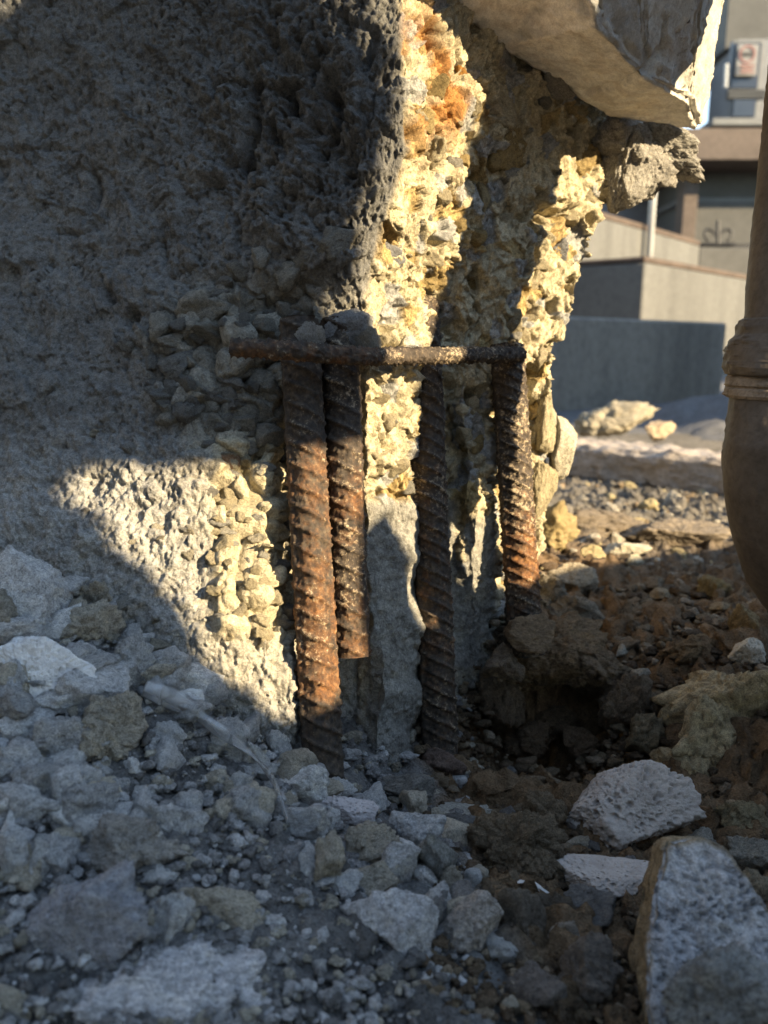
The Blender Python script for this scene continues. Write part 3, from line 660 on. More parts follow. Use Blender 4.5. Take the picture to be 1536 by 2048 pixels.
# ------------------------------------------------------------------ pipe on the right
def build_pipe():
    def axis(py):
        t = py/900.0; return P(1640-78*t, py, .470-.045*t)
    ax = axis(800); root = empty('drain_pipe', (ax[0], ax[1], zg(ax[0]+.1, ax[1]).item()))
    tag(root, 'dusty brown downpipe with collar joint and curved foot at the right edge', 'pipe')
    mat = mat_plain('dusty_brown_paint', (.105, .083, .065), rough=.7, nscale=30, amt=.25, spec=.25, bump=.0005)
    def lathe(name, ys, rs, seed, m, amp=.00028):
        zs = ys; A_ = np.array([axis(y) for y in ys])
        th = np.linspace(0, 2*np.pi, 96, endpoint=False)
        Z, T = np.meshgrid(zs, th, indexing='ij'); Rr = np.repeat(np.array(rs)[:, None], 96, 1)
        p = np.stack([A_[:, :1]+Rr*np.cos(T), A_[:, 1:2]+Rr*np.sin(T), A_[:, 2:3]+0*T], -1).reshape(-1, 3)
        n = np.stack([np.cos(T), np.sin(T), 0*T], -1).reshape(-1, 3)
        p = p+n*(fbm(p*45, 4, seed)*amp*1.6+np.clip(fbm(p*230, 3, seed+1)-.3, 0, 1)*amp*2)[:, None]
        me = np_mesh(name, p-np.array(root.location), grid_faces(len(zs), 96, True)); return link(name, me, m, root)
    r0 = .0255
    zs = np.linspace(648, -420, 220); lathe('upper_pipe', zs, np.full(220, r0), 1, mat)
    # collar: bulged socket with a lip
    prof = [(636, r0+.001), (640, .0285), (652, .030), (668, .030), (682, .0325), (700, .0335), (735, .0335), (748, .0315), (752, .029)]
    pz = np.linspace(636, 752, 90); lathe('collar', pz, np.interp(pz, [a for a, _ in prof], [b for _, b in prof]), 5, mat, .0009)
    prof = [(750, .0290), (756, .0306), (770, .0306), (774, .0290), (778, .0306), (790, .0306), (796, .0290)]
    mat2 = mat_plain('dusty_rim', (.20, .155, .115), rough=.8, nscale=50, amt=.4, spec=.2, bump=.001)
    pz = np.linspace(750, 796, 60); lathe('sealing_ring', pz, np.interp(pz, [a for a, _ in prof], [b for _, b in prof]), 9, mat2, .0008)
    # curved foot
    rb = .0292; q1, q2 = axis(794), axis(890); z1, z2 = q1[2], q2[2]; Rc = .115; N = 190
    L1 = z1-z2; L = L1+Rc*.95+.22; ss = np.linspace(0, L, N); th = np.linspace(0, 2*np.pi, 96, endpoint=False); P_ = []; Nn = []
    hd = np.array([.93, .37, 0])
    for s_ in ss:
        if s_ < L1: c = q1+(q2-q1)*(s_/L1); t = np.array([0, 0, -1.0])
        else:
            a = min((s_-L1)/Rc, .95); c = q2 + hd*Rc*(1-np.cos(a)) + np.array([0, 0, -Rc*np.sin(a)]); t = hd*np.sin(a)+np.array([0, 0, -np.cos(a)]); c = c + t*max(0, s_-L1-.95*Rc)
        e2 = np.cross(hd, [0, 0, 1]); e1 = np.cross(t, e2)
        nn = np.cos(th)[:, None]*e1+np.sin(th)[:, None]*e2; P_.append(c+nn*rb); Nn.append(nn)
    p = np.array(P_).reshape(-1, 3); n = np.array(Nn).reshape(-1, 3)
    p = p+n*(fbm(p*25, 3, 21)*.0006+np.clip(fbm(p*200, 3, 22)-.42, 0, 1)*.0015)[:, None]
    me = np_mesh('curved_foot', p-np.array(root.location), grid_faces(N, 96, True)); o = link('curved_foot', me, mat, root)
build_pipe()

# ------------------------------------------------------------------ loose rubble
GB = (.55, .55, .545); GW = (.72, .715, .70); TAN = (.50, .45, .37); BR = (.23, .175, .12); PK = (.43, .385, .355); DK = (.20, .195, .19); LI = (.40, .33, .20)
def rubble(px, py, w_, h_, col, label, kind='rock', seed=None, dp=None, rot=0.0, cat='stone', name=None, sub=5, group=None, lift=0.0, d=None, **kw):
    seed = seed if seed is not None else int(px*7+py*13)
    if d is None: d = ground_hit(px, min(py+h_*.42, 2300))
    s_ = d/F; dpx = dp if dp else .8*(w_+h_)/2
    dims = (w_*1.06, h_*1.08, dpx)
    if sub == 5 and (w_+h_ > 240 or kind == 'porous'): sub = 6
    if kind == 'porous': mat, args = M_POR, dict(planes=10, sharp=26, rough=.07, pits=.14, pit_scale=7)
    elif kind == 'mortar': mat, args = M_MORT, dict(planes=12, sharp=16, rough=.26, lumps=.16)
    elif kind == 'clod': mat, args = M_MORT, dict(planes=14, sharp=10, rough=.30, lumps=.26)
    else: mat, args = M_ROCK, dict(planes=9, rough=.16)
    args.update(kw)
    nm = name or {'porous': 'porous_stone', 'mortar': 'mortar_lump', 'clod': 'soil_clod'}.get(kind, 'stone')
    me = rock_mesh(nm, seed, sub, mat, dims=dims, **args)
    o = link(nm, me); c = P(px, py, d+dpx*s_*.28); o.location = c + np.array([0, 0, lift])
    o.scale = (dims[0]*s_/2, dims[2]*s_/2, dims[1]*s_/2); o.rotation_euler = (0, rot, 0)
    set_col(o, col); tag(o, label, cat, group); return o

# left pile, from the column down to the lens
rubble(50,1205,190,185,GB,'blue grey slab fragment leaning on the pile at the left edge',rot=.35,planes=8,rough=.09)
rubble(70,1350,210,160,GW,'pale pitted chunk at the left edge below the blue grey slab fragment',kind='porous',rot=.1,sub=7)
rubble(202,1208,88,92,TAN,'pale knobbly stone in the pile right of the blue grey slab fragment',kind='mortar')
rubble(157,1240,42,84,TAN,'narrow upright stone wedged beside the blue grey slab fragment')
rubble(212,1265,75,62,TAN,'rounded buff stone just below the pale knobbly stone')
rubble(182,1318,90,58,GW,'smooth pale stone right of the pitted chunk')
rubble(266,1330,82,105,GB,'rough grey mortar lump with square outline below the column skirt',kind='mortar')
rubble(262,1285,60,60,GB,'small rough mortar lump on top of the square mortar lump',kind='mortar')
rubble(212,1350,46,70,GW,'small round pitted stone between the pitted chunk and the mortar lump',kind='mortar')
rubble(372,1396,58,52,GW,'small pale spongy fragment lying on grey dust under the column skirt',kind='porous')
rubble(228,1468,125,150,TAN,'buff knobbly stone standing upright in the left pile',kind='mortar',planes=14,rot=.1)
rubble(120,1490,130,100,GB,'grey angular lump left of the upright buff stone',kind='mortar')
rubble(45,1540,120,110,GB,'grey rock below the pitted chunk at the left edge')
rubble(150,1590,150,75,GW,'pale ragged lump in front of the upright buff stone',kind='mortar')
rubble(62,1625,140,75,GB,'flat grey stone at the left edge level with the foot of the bars',rot=.1)
rubble(150,1650,60,65,GB,'small round grey stone beside the flat grey stone')
rubble(250,1700,175,130,(.45,.42,.385),'broad brownish grey stone on the foreground slab',kind='mortar',lumps=.08,planes=12)
rubble(310,1760,85,50,GW,'pale chip tucked under the broad brownish grey stone')
rubble(90,1730,80,110,GB,'bluish stone left of the broad brownish grey stone')
rubble(25,1730,90,130,GB,'pale blue stone cut by the left edge of the picture')
rubble(148,1865,255,205,(.36,.365,.39),'big dark grey boulder in the blurred left foreground',sub=5,planes=12,rough=.16)
rubble(336,1862,105,95,GW,'pale stone between the big boulder and the tan wedge',kind='mortar')
rubble(448,1822,175,110,TAN,'tan wedge shaped stone resting on the foreground slab',planes=8,rot=.12)
rubble(290,2005,520,190,(.66,.65,.66),'largest pale stone blurred along the bottom edge',kind='mortar',sub=5,lumps=.1,planes=14)
rubble(30,2010,110,90,TAN,'blurred tan stone in the bottom left corner')
# middle, below the bars
rubble(465,1492,66,92,GB,'grey stone standing right of the plastic strip',kind='mortar')
rubble(512,1520,60,62,GW,'small pale lump left of the stone at the foot of the front bar',kind='mortar')
rubble(560,1500,42,58,GW,'upright small lump nearest the foot of the front bar',kind='mortar')
rubble(608,1565,112,80,GW,'pale flat topped stone at the foot of the front bar',rot=.1)
rubble(676,1578,56,48,GW,'small pale stone right of the flat topped stone',kind='mortar')
rubble(703,1622,130,58,(.45,.42,.42),'pale pinkish spongy fragment below the cut bar',kind='porous',rot=.25)
rubble(608,1655,110,80,GB,'grey stone beside the end of the plastic strip')
rubble(655,1730,70,130,TAN,'tall tan sliver among the stones below the bars',planes=9)
rubble(610,1740,60,90,GB,'grey block left of the tall tan sliver')
rubble(732,1690,95,95,TAN,'buff knobbly stone right of the tall tan sliver',kind='mortar')
rubble(752,1765,90,80,TAN,'buff faceted stone above the large pale boulder',planes=10)
rubble(835,1665,115,105,(.55,.56,.57),'pale bluish angular stone at the edge of the brown soil',planes=11)
rubble(795,1730,80,110,GB,'grey leaning stone under the pale bluish stone')
rubble(880,1720,80,130,(.30,.30,.28),'grey green slab standing beside the brown clod',planes=8)
rubble(715,1820,70,60,DK,'dark stone left of the large pale boulder')
rubble(805,1855,182,170,(.60,.60,.61),'large pale boulder in the centre foreground',planes=10,rough=.10)
rubble(945,1838,138,150,(.52,.47,.43),'mottled pink and grey stone right of the large pale boulder',planes=12)
rubble(905,1780,70,60,TAN,'small buff stone on the seam above the mottled stone',kind='mortar')
# right side
rubble(1248,1612,255,190,PK,'pumice like block with open pores, largest in the soil',kind='porous',sub=7,planes=9,pits=.13,pit_scale=7.5)
rubble(1226,1758,215,105,PK,'flat porous stone in front of the largest pumice like block',kind='porous',sub=7,planes=8,pits=.10,pit_scale=7.5,flat=[(0,0,1)])
rubble(1058,1782,75,38,GW,'small white porous chip left of the flat porous stone',kind='porous')
def build_block():
    ol = [(1336,1688,.345),(1405,1680,.348),(1450,1702,.345),(1484,1752,.338),(1545,1822,.33),(1610,1930,.32),(1610,2190,.292),(1300,2190,.292),(1296,1960,.312),(1300,1850,.325),(1312,1765,.335)]
    fr = [P(*q) for q in ol]; bk = [P(q[0]-30, q[1]+2, q[2]+.035) for q in ol]
    p, n, f = prism_mesh('block', fr, bk, step=.0028, bev=.0012); o = np.array([3.1, 1.7, 9.2])
    f1, f2, ih, of = cells(p*400, 31); g1, g2, gh, go = cells(p*700, 32)
    front = sstep(.1, .5, -n[:, 1]+.35*fbm(p*60, 3, 35))
    d = fbm(p*40, 4, 33)*.0026 + facets(p*90, 34)[0]*.0012 - front*(.0024*sstep(0, .5, 1-f1/(.2+.36*ih))*(ih > .3) + .0018*sstep(0, .6, 1-g1/.45)*(gh > .4))
    me = np_mesh('porous_block', p+n*d[:, None], f)
    c = np.array([.42, .425, .44])*front[:, None] + np.array([.26, .20, .13])*(1-front[:, None]); set_attr(me, 'Col', c)
    tag(link('porous_block', me, M_CON), 'broken slab of bluish porous block standing on edge in the right foreground', 'stone')
build_block()
rubble(1425,1995,250,180,(.40,.40,.385),'pale smooth lump before the bluish porous block',d=.285,kind='mortar',lumps=.05,dp=160)
for a in [(1455,1395,170,130,.56),(1440,1470,160,130,.545),(1395,1560,130,190,.535)]: pass
ROOT = empty('conglomerate_chunk', tuple(P(1400, 1640, .53))); tag(ROOT, 'knobbly yellow limestone conglomerate rising out of the soil at right', 'stone')
def conglomerate():
    for k, (px, py, w_, h_, d) in enumerate([(1470,1400,165,150,.560),(1432,1480,150,160,.548),(1395,1575,140,170,.535),(1350,1545,60,80,.535)]):
        me = rock_mesh('limestone_lobe', 700+k, 5, M_ROCK, dims=(w_, h_, 100), planes=14, sharp=16, rough=.26, lumps=.18)
        o = link('limestone_lobe', me, None, ROOT); o.location = P(px, py, d)-np.array(ROOT.location)
        s_ = d/F/2*1.1; o.scale = (w_*s_, 105*s_, h_*s_); o.rotation_euler = (0, .3, .2*k); set_col(o, (.46, .365, .23))
conglomerate()
rubble(1500,1312,72,66,TAN,'tan honeycombed stone beside the pipe foot',kind='porous',pit_scale=4.5,pits=.11,sub=7)
rubble(1286,1472,72,92,(.30,.24,.16),'brown pebble with a dark side half buried in the soil',kind='mortar')
rubble(1028,1690,150,150,BR,'crumbly brown clod in front of the hollow',kind='clod')
rubble(1085,1640,85,90,BR,'dark brown clod between the hollow and the pumice like block',kind='clod')
rubble(928,1630,105,44,(.45,.44,.40),'pale flat stone in front of the dark hollow')
rubble(1020,1592,60,26,(.42,.36,.29),'thin pinkish chip in front of the hollow')
rubble(892,1530,86,74,(.24,.17,.14),'reddish brown stone behind the pale flat stone',kind='mortar')
rubble(822,1588,130,72,(.27,.26,.24),'dark grey slab like stone at the foot of the column')
rubble(1050,1640,45,34,(.50,.46,.38),'small cream stone on the crumbly clod')
rubble(1075,1565,70,40,(.30,.22,.15),'brown stone at the lip of the hollow')
rubble(1490,1710,110,90,(.32,.30,.26),'grey knobbly stone behind the bluish porous block',kind='mortar')
rubble(1400,1700,90,70,(.35,.33,.29),'mortar crumb between pumice like block and bluish porous block',kind='mortar')
rubble(1490,1640,95,80,(.33,.27,.17),'ochre lump at the right edge below the conglomerate',kind='clod')
rubble(1500,1790,90,110,(.34,.28,.20),'ochre stone at the right edge beside the bluish porous block',kind='mortar')
rubble(1050,1850,110,110,(.20,.165,.13),'dark brown broken stone in the lower soil',planes=10)
rubble(1140,1890,90,70,(.38,.33,.28),'pale topped stone in the lower soil')
rubble(1105,1835,90,60,(.17,.14,.11),'dark clod under the flat porous stone',kind='clod')
rubble(1180,1960,120,110,(.25,.21,.18),'brown stone beside the bluish porous block at the bottom',kind='mortar')
rubble(1075,1975,120,90,(.22,.19,.17),'blurred brown stone at the bottom centre right')
rubble(1180,1830,120,80,DK,'dark stone carrying the flat porous stone')
rubble(1090,1325,200,130,(.21,.14,.085),'broad dark soil clod overhanging the hollow beside the outer bar',kind='clod',d=.60,sub=6,cat='soil clod')
rubble(1190,1352,150,105,(.19,.135,.09),'dark crumbly clod at the right rim of the hollow',kind='clod',d=.605,sub=6,cat='soil clod')
rubble(1010,1400,90,120,(.18,.13,.09),'tall dark clod at the left rim of the hollow',kind='clod',d=.59,cat='soil clod')
rubble(1245,1420,90,110,(.20,.145,.10),'brown clod between the hollow and the half buried brown pebble',kind='clod',d=.58,cat='soil clod')
rubble(1105,1452,130,80,(.16,.11,.07),'dark clod lying deep inside the hollow',kind='clod',d=.615,cat='soil clod')
rubble(1050,1480,80,70,(.17,.115,.075),'small dark clod at the left inside the hollow',kind='clod',d=.60,cat='soil clod')
rubble(1165,1490,90,60,(.17,.115,.075),'small dark clod at the right inside the hollow',kind='clod',d=.595,cat='soil clod')
# beyond the column
rubble(1245,1100,86,50,(.52,.48,.39),'bright cream stone lying in the sun on the soil',d=.92)
rubble(1188,1112,62,62,LI,'yellow stone left of the bright cream stone')
rubble(1140,1160,95,80,(.36,.31,.24),'buff boulder at the right foot of the column')
rubble(1095,1185,80,70,(.34,.30,.24),'grey buff stone against the right foot of the column',kind='mortar')
rubble(1140,1215,90,60,(.30,.25,.19),'brown layered stone below the buff boulder',kind='mortar')
rubble(1052,1272,130,62,(.24,.165,.105),'flat brown stone at the foot of the outer bar',d=.555)
rubble(1010,1330,80,60,(.26,.2,.15),'brown lump below the foot of the outer bar',kind='clod',d=.56)
rubble(1100,1060,110,90,(.40,.31,.17),'ochre rock beyond the outer bar',kind='mortar')
rubble(1330,1070,190,75,(.20,.165,.13),'long dark flat rock beyond the bright cream stone',planes=9)
rubble(1230,1055,150,60,(.22,.18,.14),'dark slab of soil left of the long flat rock',kind='clod')
rubble(1430,1180,55,50,(.34,.25,.13),'ochre stone left of the pipe foot',kind='mortar')
rubble(1490,1250,75,80,(.27,.19,.10),'rounded ochre stone touching the pipe foot')
rubble(1400,1290,95,60,(.24,.16,.09),'small crumbly ochre clod in the soil',kind='clod')
rubble(1258,1290,40,36,(.34,.27,.2),'little buff stone on the dark soil bank')
rubble(1320,1190,50,36,(.34,.26,.17),'small ochre pebble on the sunny edge of the soil')
rubble(1215,840,125,66,(.36,.32,.25),'conglomerate rock on the far side of the kerb',kind='mortar',d=1.95)
rubble(1316,863,52,44,(.42,.33,.24),'small tan rock behind the kerb',d=1.80)
rubble(1097,942,18,16,(.75,.12,.02),'tiny bright orange fragment behind the outer bar',d=.80,sub=3,name='orange_fragment',cat='fragment')
print('rubble ok')

# ------------------------------------------------------------------ broken slab under the left pile, plastic strip
def build_foreground_slab():
    rim = [(270,1418),(330,1440),(420,1492),(490,1555),(545,1620),(575,1690),(640,1770),(730,1835),(800,1885),(880,1950),(930,2040),(960,2150)]
    xy = []
    for px, py in rim:
        d = ground_hit(px, py); xy.append(P(px, py, d))
    rimw = np.array(xy); n = 150; t = np.linspace(0, len(rim)-1, n)
    rr = np.stack([np.interp(t, np.arange(len(rim)), rimw[:, k]) for k in range(3)], -1)
    rr[:, :2] += .004*np.stack([fbm(rr*60, 3, 1), fbm(rr*60, 3, 2)], -1)
    m = 150; V = []
    for j in range(m):
        s_ = (j/(m-1)); off = np.stack([-.27*s_+0*t, .01*s_+0*t], -1)
        q = rr.copy(); q[:, :2] += off; q[:, 2] = zg(q[:, 0], q[:, 1])+.003-.006*s_ + .002*np.minimum(1, s_*12); V.append(q)
    lip = [rr-np.array([0, 0, .022])]
    V = np.array(lip+V); p = V.reshape(-1, 3)
    top = np.repeat((np.arange(m+1) > 0).astype(float), n)
    p[:, 2] += top*(fbm(p*45, 4, 6)*.0028+facets(p*160, 7)[0]*.0012+np.clip(fbm(p*200, 3, 8)-.1, 0, 1)*.003)
    me = np_mesh('broken_slab', p, grid_faces(m+1, n)); k = fbm(p*25, 3, 12)[:, None]
    set_attr(me, 'Col', np.array([.135, .132, .128])*(1+.35*k))
    o = link('broken_slab', me, M_SOIL); tag(o, 'dark gritty slab with broken curved edge under the foreground rubble', 'slab')
build_foreground_slab()
def build_strip():
    b = NB('clear_plastic', rough=.25, spec=.5); b.b.inputs['Base Color'].default_value = (.86, .88, .90, 1); b.b.inputs['Transmission Weight'].default_value = .8
    pts = [(292,1434,44),(340,1452,40),(395,1482,34),(445,1522,22),(500,1560,9),(540,1605,7),(562,1650,7),(576,1700,6)]
    n = 90; t = np.linspace(0, len(pts)-1, n); px = np.interp(t, range(len(pts)), [a for a, _, _ in pts]); py = np.interp(t, range(len(pts)), [b_ for _, b_, _ in pts]); w_ = np.interp(t, range(len(pts)), [c for _, _, c in pts])
    rows = []
    m = 12
    d = np.array([ground_hit(a, b_) for a, b_ in zip(px, py)])
    base = PV(px, py, d); s_ = d/F
    for j in range(m):
        u = j/(m-1)-.5
        q = base.copy(); q[:, 2] += .016 - u*w_*s_*.9 + .0012*np.sin(t*3+u*4); q[:, 0] += -.25*u*w_*s_; q[:, 1] += -(.3*np.cos(u*3.1))*w_*s_*.5
        rows.append(q)
    fr = np.array(rows); bk = fr[::-1]+np.array([.0005, .0012, .0004])
    V = np.concatenate([fr, bk], 0).reshape(-1, 3)
    me = np_mesh('plastic_strip', V, grid_faces(2*m, n)); o = link('plastic_strip', me, b.m)
    tag(o, 'curled strip of clear plastic along the broken slab edge', 'plastic strip')
build_strip()

# ------------------------------------------------------------------ unseen sheet added right of the lens, its outline cut to shape the sun patches
def build_shadow_cutout():
    ol = [(40,740),(40,300),(230,200),(420,0),(480,-40),(540,-50),(592,-60),(588,60),(582,130),(572,200),(556,240),(553,300),(549,345),(546,378),(520,376),(495,368),(468,350),(442,336),(430,352),(432,385),(440,440),(450,500),(466,538),(490,536),(510,522),(520,480),(527,430),(538,404),(550,424),(557,440),(576,432),(584,470),(585,524),(600,529),(612,524),(611,440),(610,390),(614,348),(648,300),(656,200),(674,120),(690,50),(800,60),(772,130),(746,200),(716,260),(690,318),(650,345),(646,400),(642,470),(644,520),(655,526),(672,516),(700,520),(740,543),(800,541),(860,553),(960,570),(1060,592),(1160,622),(1240,640),(1240,760),(1130,742),(1120,1010),(1080,1010),(1085,738),(700,745),(240,750),(236,1010),(196,1010),(200,742)]
    sh = np.array([SUN.x, SUN.y]); sh /= np.linalg.norm(sh); h = np.array([-sh[1], sh[0]]); c0 = np.array([.75, 0.0])
    pts = []
    for (a, b), (c, d) in zip(ol, ol[1:]+ol[:1]):
        L = math.hypot(c-a, d-b); k = max(1, int(L/7))
        for i in range(k): pts.append((a+(c-a)*i/k, b+(d-b)*i/k))
    pts = np.array(pts); q = np.stack([pts[:, 0]/40, pts[:, 1]/40, pts[:, 0]*0], -1)
    pts = pts + np.stack([fbm(q, 4, 3), fbm(q, 4, 4)], -1)*4.0
    u = pts[:, 0]*.001-.55; z = 1-pts[:, 1]*.001
    bm = bmesh.new(); f_, b_ = [], []
    for uu, zz in zip(u, z):
        x, y = c0+h*uu; f_.append(bm.verts.new((x, y, zz))); b_.append(bm.verts.new((x+sh[0]*.012, y+sh[1]*.012, zz)))
    bm.faces.new(f_); bm.faces.new(b_[::-1]); n = len(f_)
    for i in range(n): bm.faces.new((f_[i], b_[i], b_[(i+1) % n], f_[(i+1) % n]))
    o = bm_obj('shadow_cutout', bm, mat_plain('cutout_plywood', (.26, .20, .13), nscale=8, amt=.3, vstreak=True))
    tag(o, 'added unseen plywood sheet cut to shape the sun patches on the column', 'hoarding')
build_shadow_cutout()

# ------------------------------------------------------------------ smaller loose stones (one by one), then grit
STRIP_PATH = [(292,1434),(318,1443),(340,1452),(368,1467),(395,1482),(420,1502),(445,1522),(472,1541),(500,1560),(520,1582),(540,1605),(551,1628),(562,1650),(569,1675),(576,1700)]
HERO = []
for o in list(bpy.data.objects):
    if 'category' in o and o['category'] == 'stone' and o.type == 'MESH':
        wds = o['label'].split(); cut = next((i for i, t in enumerate(wds) if i > 1 and t in 'at in on below beside right left of in under lying standing wedged among cut by resting blurred tucked between with and along carrying touching just to from behind beyond leaning'.split()), len(wds))
        HERO.append((' '.join(wds[:cut]), *to_px(np.array(o.location))[:2]))
_c = {}
for h_ in HERO: _c[h_[0]] = _c.get(h_[0], 0)+1
HERO = [h_ for h_ in HERO if _c[h_[0]] == 1 and len(h_[0].split()) >= 3]
USED = {}
def near_label(px, py, w_, cc):
    r, g, b_ = cc; v = (r+g+b_)/3
    col = ('pale' if v > .5 else 'dark' if v < .24 else 'buff' if r > b_*1.18 else 'grey') if v > .24 or r < b_*1.2 else 'brown'
    sz = 'tiny' if w_ < 26 else 'small' if w_ < 62 else 'middling'
    for nm, hx, hy in sorted(HERO, key=lambda h_: (h_[1]-px)**2+(h_[2]-py)**2)[:3]:
        dx, dy = px-hx, py-hy
        rel = ('right of' if dx > 0 else 'left of') if abs(dx) > abs(dy) else ('in front of' if dy > 0 else 'behind')
        lb = f'{sz} {col} stone {rel} the {nm}'
        if lb not in USED: USED[lb] = 1; return lb
    return None
def filler(n, region, size, cols, label, group, name='stone', meshes=None, avoid_d=None):
    meshes = meshes or SHS; k = 0; tr = 0
    xs = [a for a, _ in region]; ys = [b for _, b in region]
    while k < n and tr < n*30:
        tr += 1
        px, py = random.uniform(min(xs), max(xs)), random.uniform(min(ys), max(ys))
        ins = False; j = len(region)-1
        for i in range(len(region)):
            if (ys[i] > py) != (ys[j] > py) and px < (xs[j]-xs[i])*(py-ys[i])/(ys[j]-ys[i])+xs[i]: ins = not ins
            j = i
        if not ins or min(math.hypot(px-a, (py-b-12)*1.3) for a, b in STRIP_PATH) < 34: continue
        d = ground_hit(px, py); s_ = random.uniform(*size)**1.0*d/F/2
        o = bpy.data.objects.new(name, random.choice(meshes)); COL.objects.link(o)
        c = P(px, py, d); o.location = (c[0], c[1], c[2]+s_*random.uniform(.3, .75))
        o.scale = (s_*random.uniform(.9, 1.4), s_*random.uniform(.8, 1.2), s_*random.uniform(.65, 1.1)); o.rotation_euler = (random.uniform(-.4, .4), random.uniform(-.4, .4), random.uniform(0, 6))
        cc = random.choice(cols); q = random.uniform(.8, 1.2); o.color = (cc[0]*q, cc[1]*q, cc[2]*q, 1)
        tag(o, near_label(px, py, s_*2*F/d, o.color[:3]) or label, 'stone', group); k += 1
filler(120, [(0,1150),(140,1180),(330,1330),(560,1480),(640,1560),(560,1640),(0,1760)], (34, 108), [GB, GW, GB, TAN], 'small grey rubble stone in the pile left of the bars', 'small stones in the left pile', meshes=SHS+SHM)
filler(45, [(560,1580),(780,1590),(960,1700),(1000,1900),(700,1900),(600,1760)], (30, 88), [GB, GW, TAN, DK], 'small rubble stone in the hollow below the bars', 'small stones below the bars', meshes=SHS+SHM)
filler(44, [(200,1600),(560,1680),(900,1960),(900,2048),(250,2048)], (14, 40), [GB, GW, TAN], 'small pebble lying on the dark foreground slab', 'pebbles on the foreground slab')
filler(30, [(1010,1180),(1200,1150),(1460,1180),(1536,1330),(1300,1500),(1250,1340),(1020,1290)], (14, 42), [BR, TAN, (.28,.2,.12), BR], 'small brown stone scattered on the soil bank', 'small stones on the soil bank', meshes=SHS+SHM)
filler(34, [(820,1560),(1100,1540),(1330,1640),(1300,1900),(1000,2040),(930,1750)], (18, 55), [BR, TAN, DK, BR], 'small earthy stone in the soil in front of the hollow', 'small stones in the lower soil', meshes=SHS+SHM)
filler(30, [(1060,1000),(1450,1010),(1450,1130),(1080,1150)], (14, 44), [LI, TAN, BR, (.45,.4,.3)], 'small stone on the sunlit ground beyond the column', 'small stones on the sunlit ground', meshes=SHS+SHM)
filler(10, [(1130,930),(1450,960),(1450,1000),(1090,990)], (12, 36), [LI, TAN, BR], 'small stone strewn before the kerb', 'small stones before the kerb')
def grit(name, n, fpx, size, cols, seed, label, power=2.2):
    r = np.random.RandomState(seed); V = []; Fc = []; C_ = []; nv = 0
    lib = [rock_shape(500+i, 2, planes=9, rough=.22) for i in range(10)]; lib2 = [rock_shape(520+i, 3, planes=9, rough=.3) for i in range(10)]
    px, py = fpx(r, n)
    for k in range(n):
        if ((px[k]-1100)/115)**2+((py[k]-1455)/85)**2 < 1: continue
        d = ground_hit(px[k], py[k]); c = P(px[k], py[k], d); w_ = size[0]+(size[1]-size[0])*r.uniform()**power; s_ = w_*d/F/2*1.15
        if py[k] > 1430 and px[k] < np.interp(py[k], [1418, 1492, 1620, 1770, 1885, 2040], [270, 420, 545, 640, 800, 930]): c = c+np.array([0, 0, .0045])
        v, f = (lib2 if w_ > 22 else lib)[r.randint(10)]
        a = r.uniform(0, 6.28); ca, sa = math.cos(a), math.sin(a)
        q = v@np.array([[ca, -sa, 0], [sa, ca, 0], [0, 0, 1]])*s_*np.array([r.uniform(.8, 1.35), 1, r.uniform(.55, .95)])
        V.append(q+c+[0, 0, s_*.3+.001]); Fc.append(f+nv); nv += len(v); C_.append(np.repeat(np.array([cols[r.randint(len(cols))]])*r.uniform(.65, 1.2), len(v), 0))
    me = np_mesh(name, np.vstack(V), np.vstack(Fc)); set_attr(me, 'Col', np.vstack(C_))
    o = link(name, me, M_SOIL); tag(o, label, kind='stuff'); return o
grit('gravel', 4200, lambda r, n: (r.uniform(-60, 950, n), r.uniform(1180, 2080, n)), (5, 34), [(.40,.40,.40), (.30,.30,.30), (.48,.48,.475), (.38,.35,.29), DK], 5, 'grey grit and crumbs of mortar over the left pile')
grit('soil_crumbs', 5200, lambda r, n: (r.uniform(840, 1600, n), 1130+r.uniform(0, 1, n)**1.0*920), (5, 30), [(.20, .15, .10), (.13, .092, .063), (.13, .092, .063), (.11, .08, .055), (.28, .22, .16)], 6, 'brown soil crumbs over the ground at right')
grit('chippings', 900, lambda r, n: (r.uniform(1050, 1600, n), r.uniform(960, 1140, n)), (4, 18), [LI, TAN, BR, BR, (.4,.37,.32)], 8, 'pale chippings on the sunlit ground')

# ------------------------------------------------------------------ kerb, low wall, planters, buildings
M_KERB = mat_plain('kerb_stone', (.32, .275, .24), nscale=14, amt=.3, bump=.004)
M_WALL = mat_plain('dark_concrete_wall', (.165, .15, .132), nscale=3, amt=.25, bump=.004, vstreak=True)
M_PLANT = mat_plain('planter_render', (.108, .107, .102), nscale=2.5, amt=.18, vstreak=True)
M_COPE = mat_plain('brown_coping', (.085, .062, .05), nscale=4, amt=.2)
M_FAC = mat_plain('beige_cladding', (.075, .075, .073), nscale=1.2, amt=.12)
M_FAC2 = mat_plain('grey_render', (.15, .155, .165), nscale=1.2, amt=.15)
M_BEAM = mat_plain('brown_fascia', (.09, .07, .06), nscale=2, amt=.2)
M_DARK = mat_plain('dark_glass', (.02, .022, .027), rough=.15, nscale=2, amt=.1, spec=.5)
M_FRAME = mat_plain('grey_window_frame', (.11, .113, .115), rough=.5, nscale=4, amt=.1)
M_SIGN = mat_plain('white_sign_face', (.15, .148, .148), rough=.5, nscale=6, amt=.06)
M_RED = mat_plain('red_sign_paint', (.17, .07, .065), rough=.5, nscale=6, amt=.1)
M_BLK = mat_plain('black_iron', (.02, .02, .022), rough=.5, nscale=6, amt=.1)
M_WHITE = mat_plain('white_painted_metal', (.40, .40, .39), rough=.5, nscale=6, amt=.1)
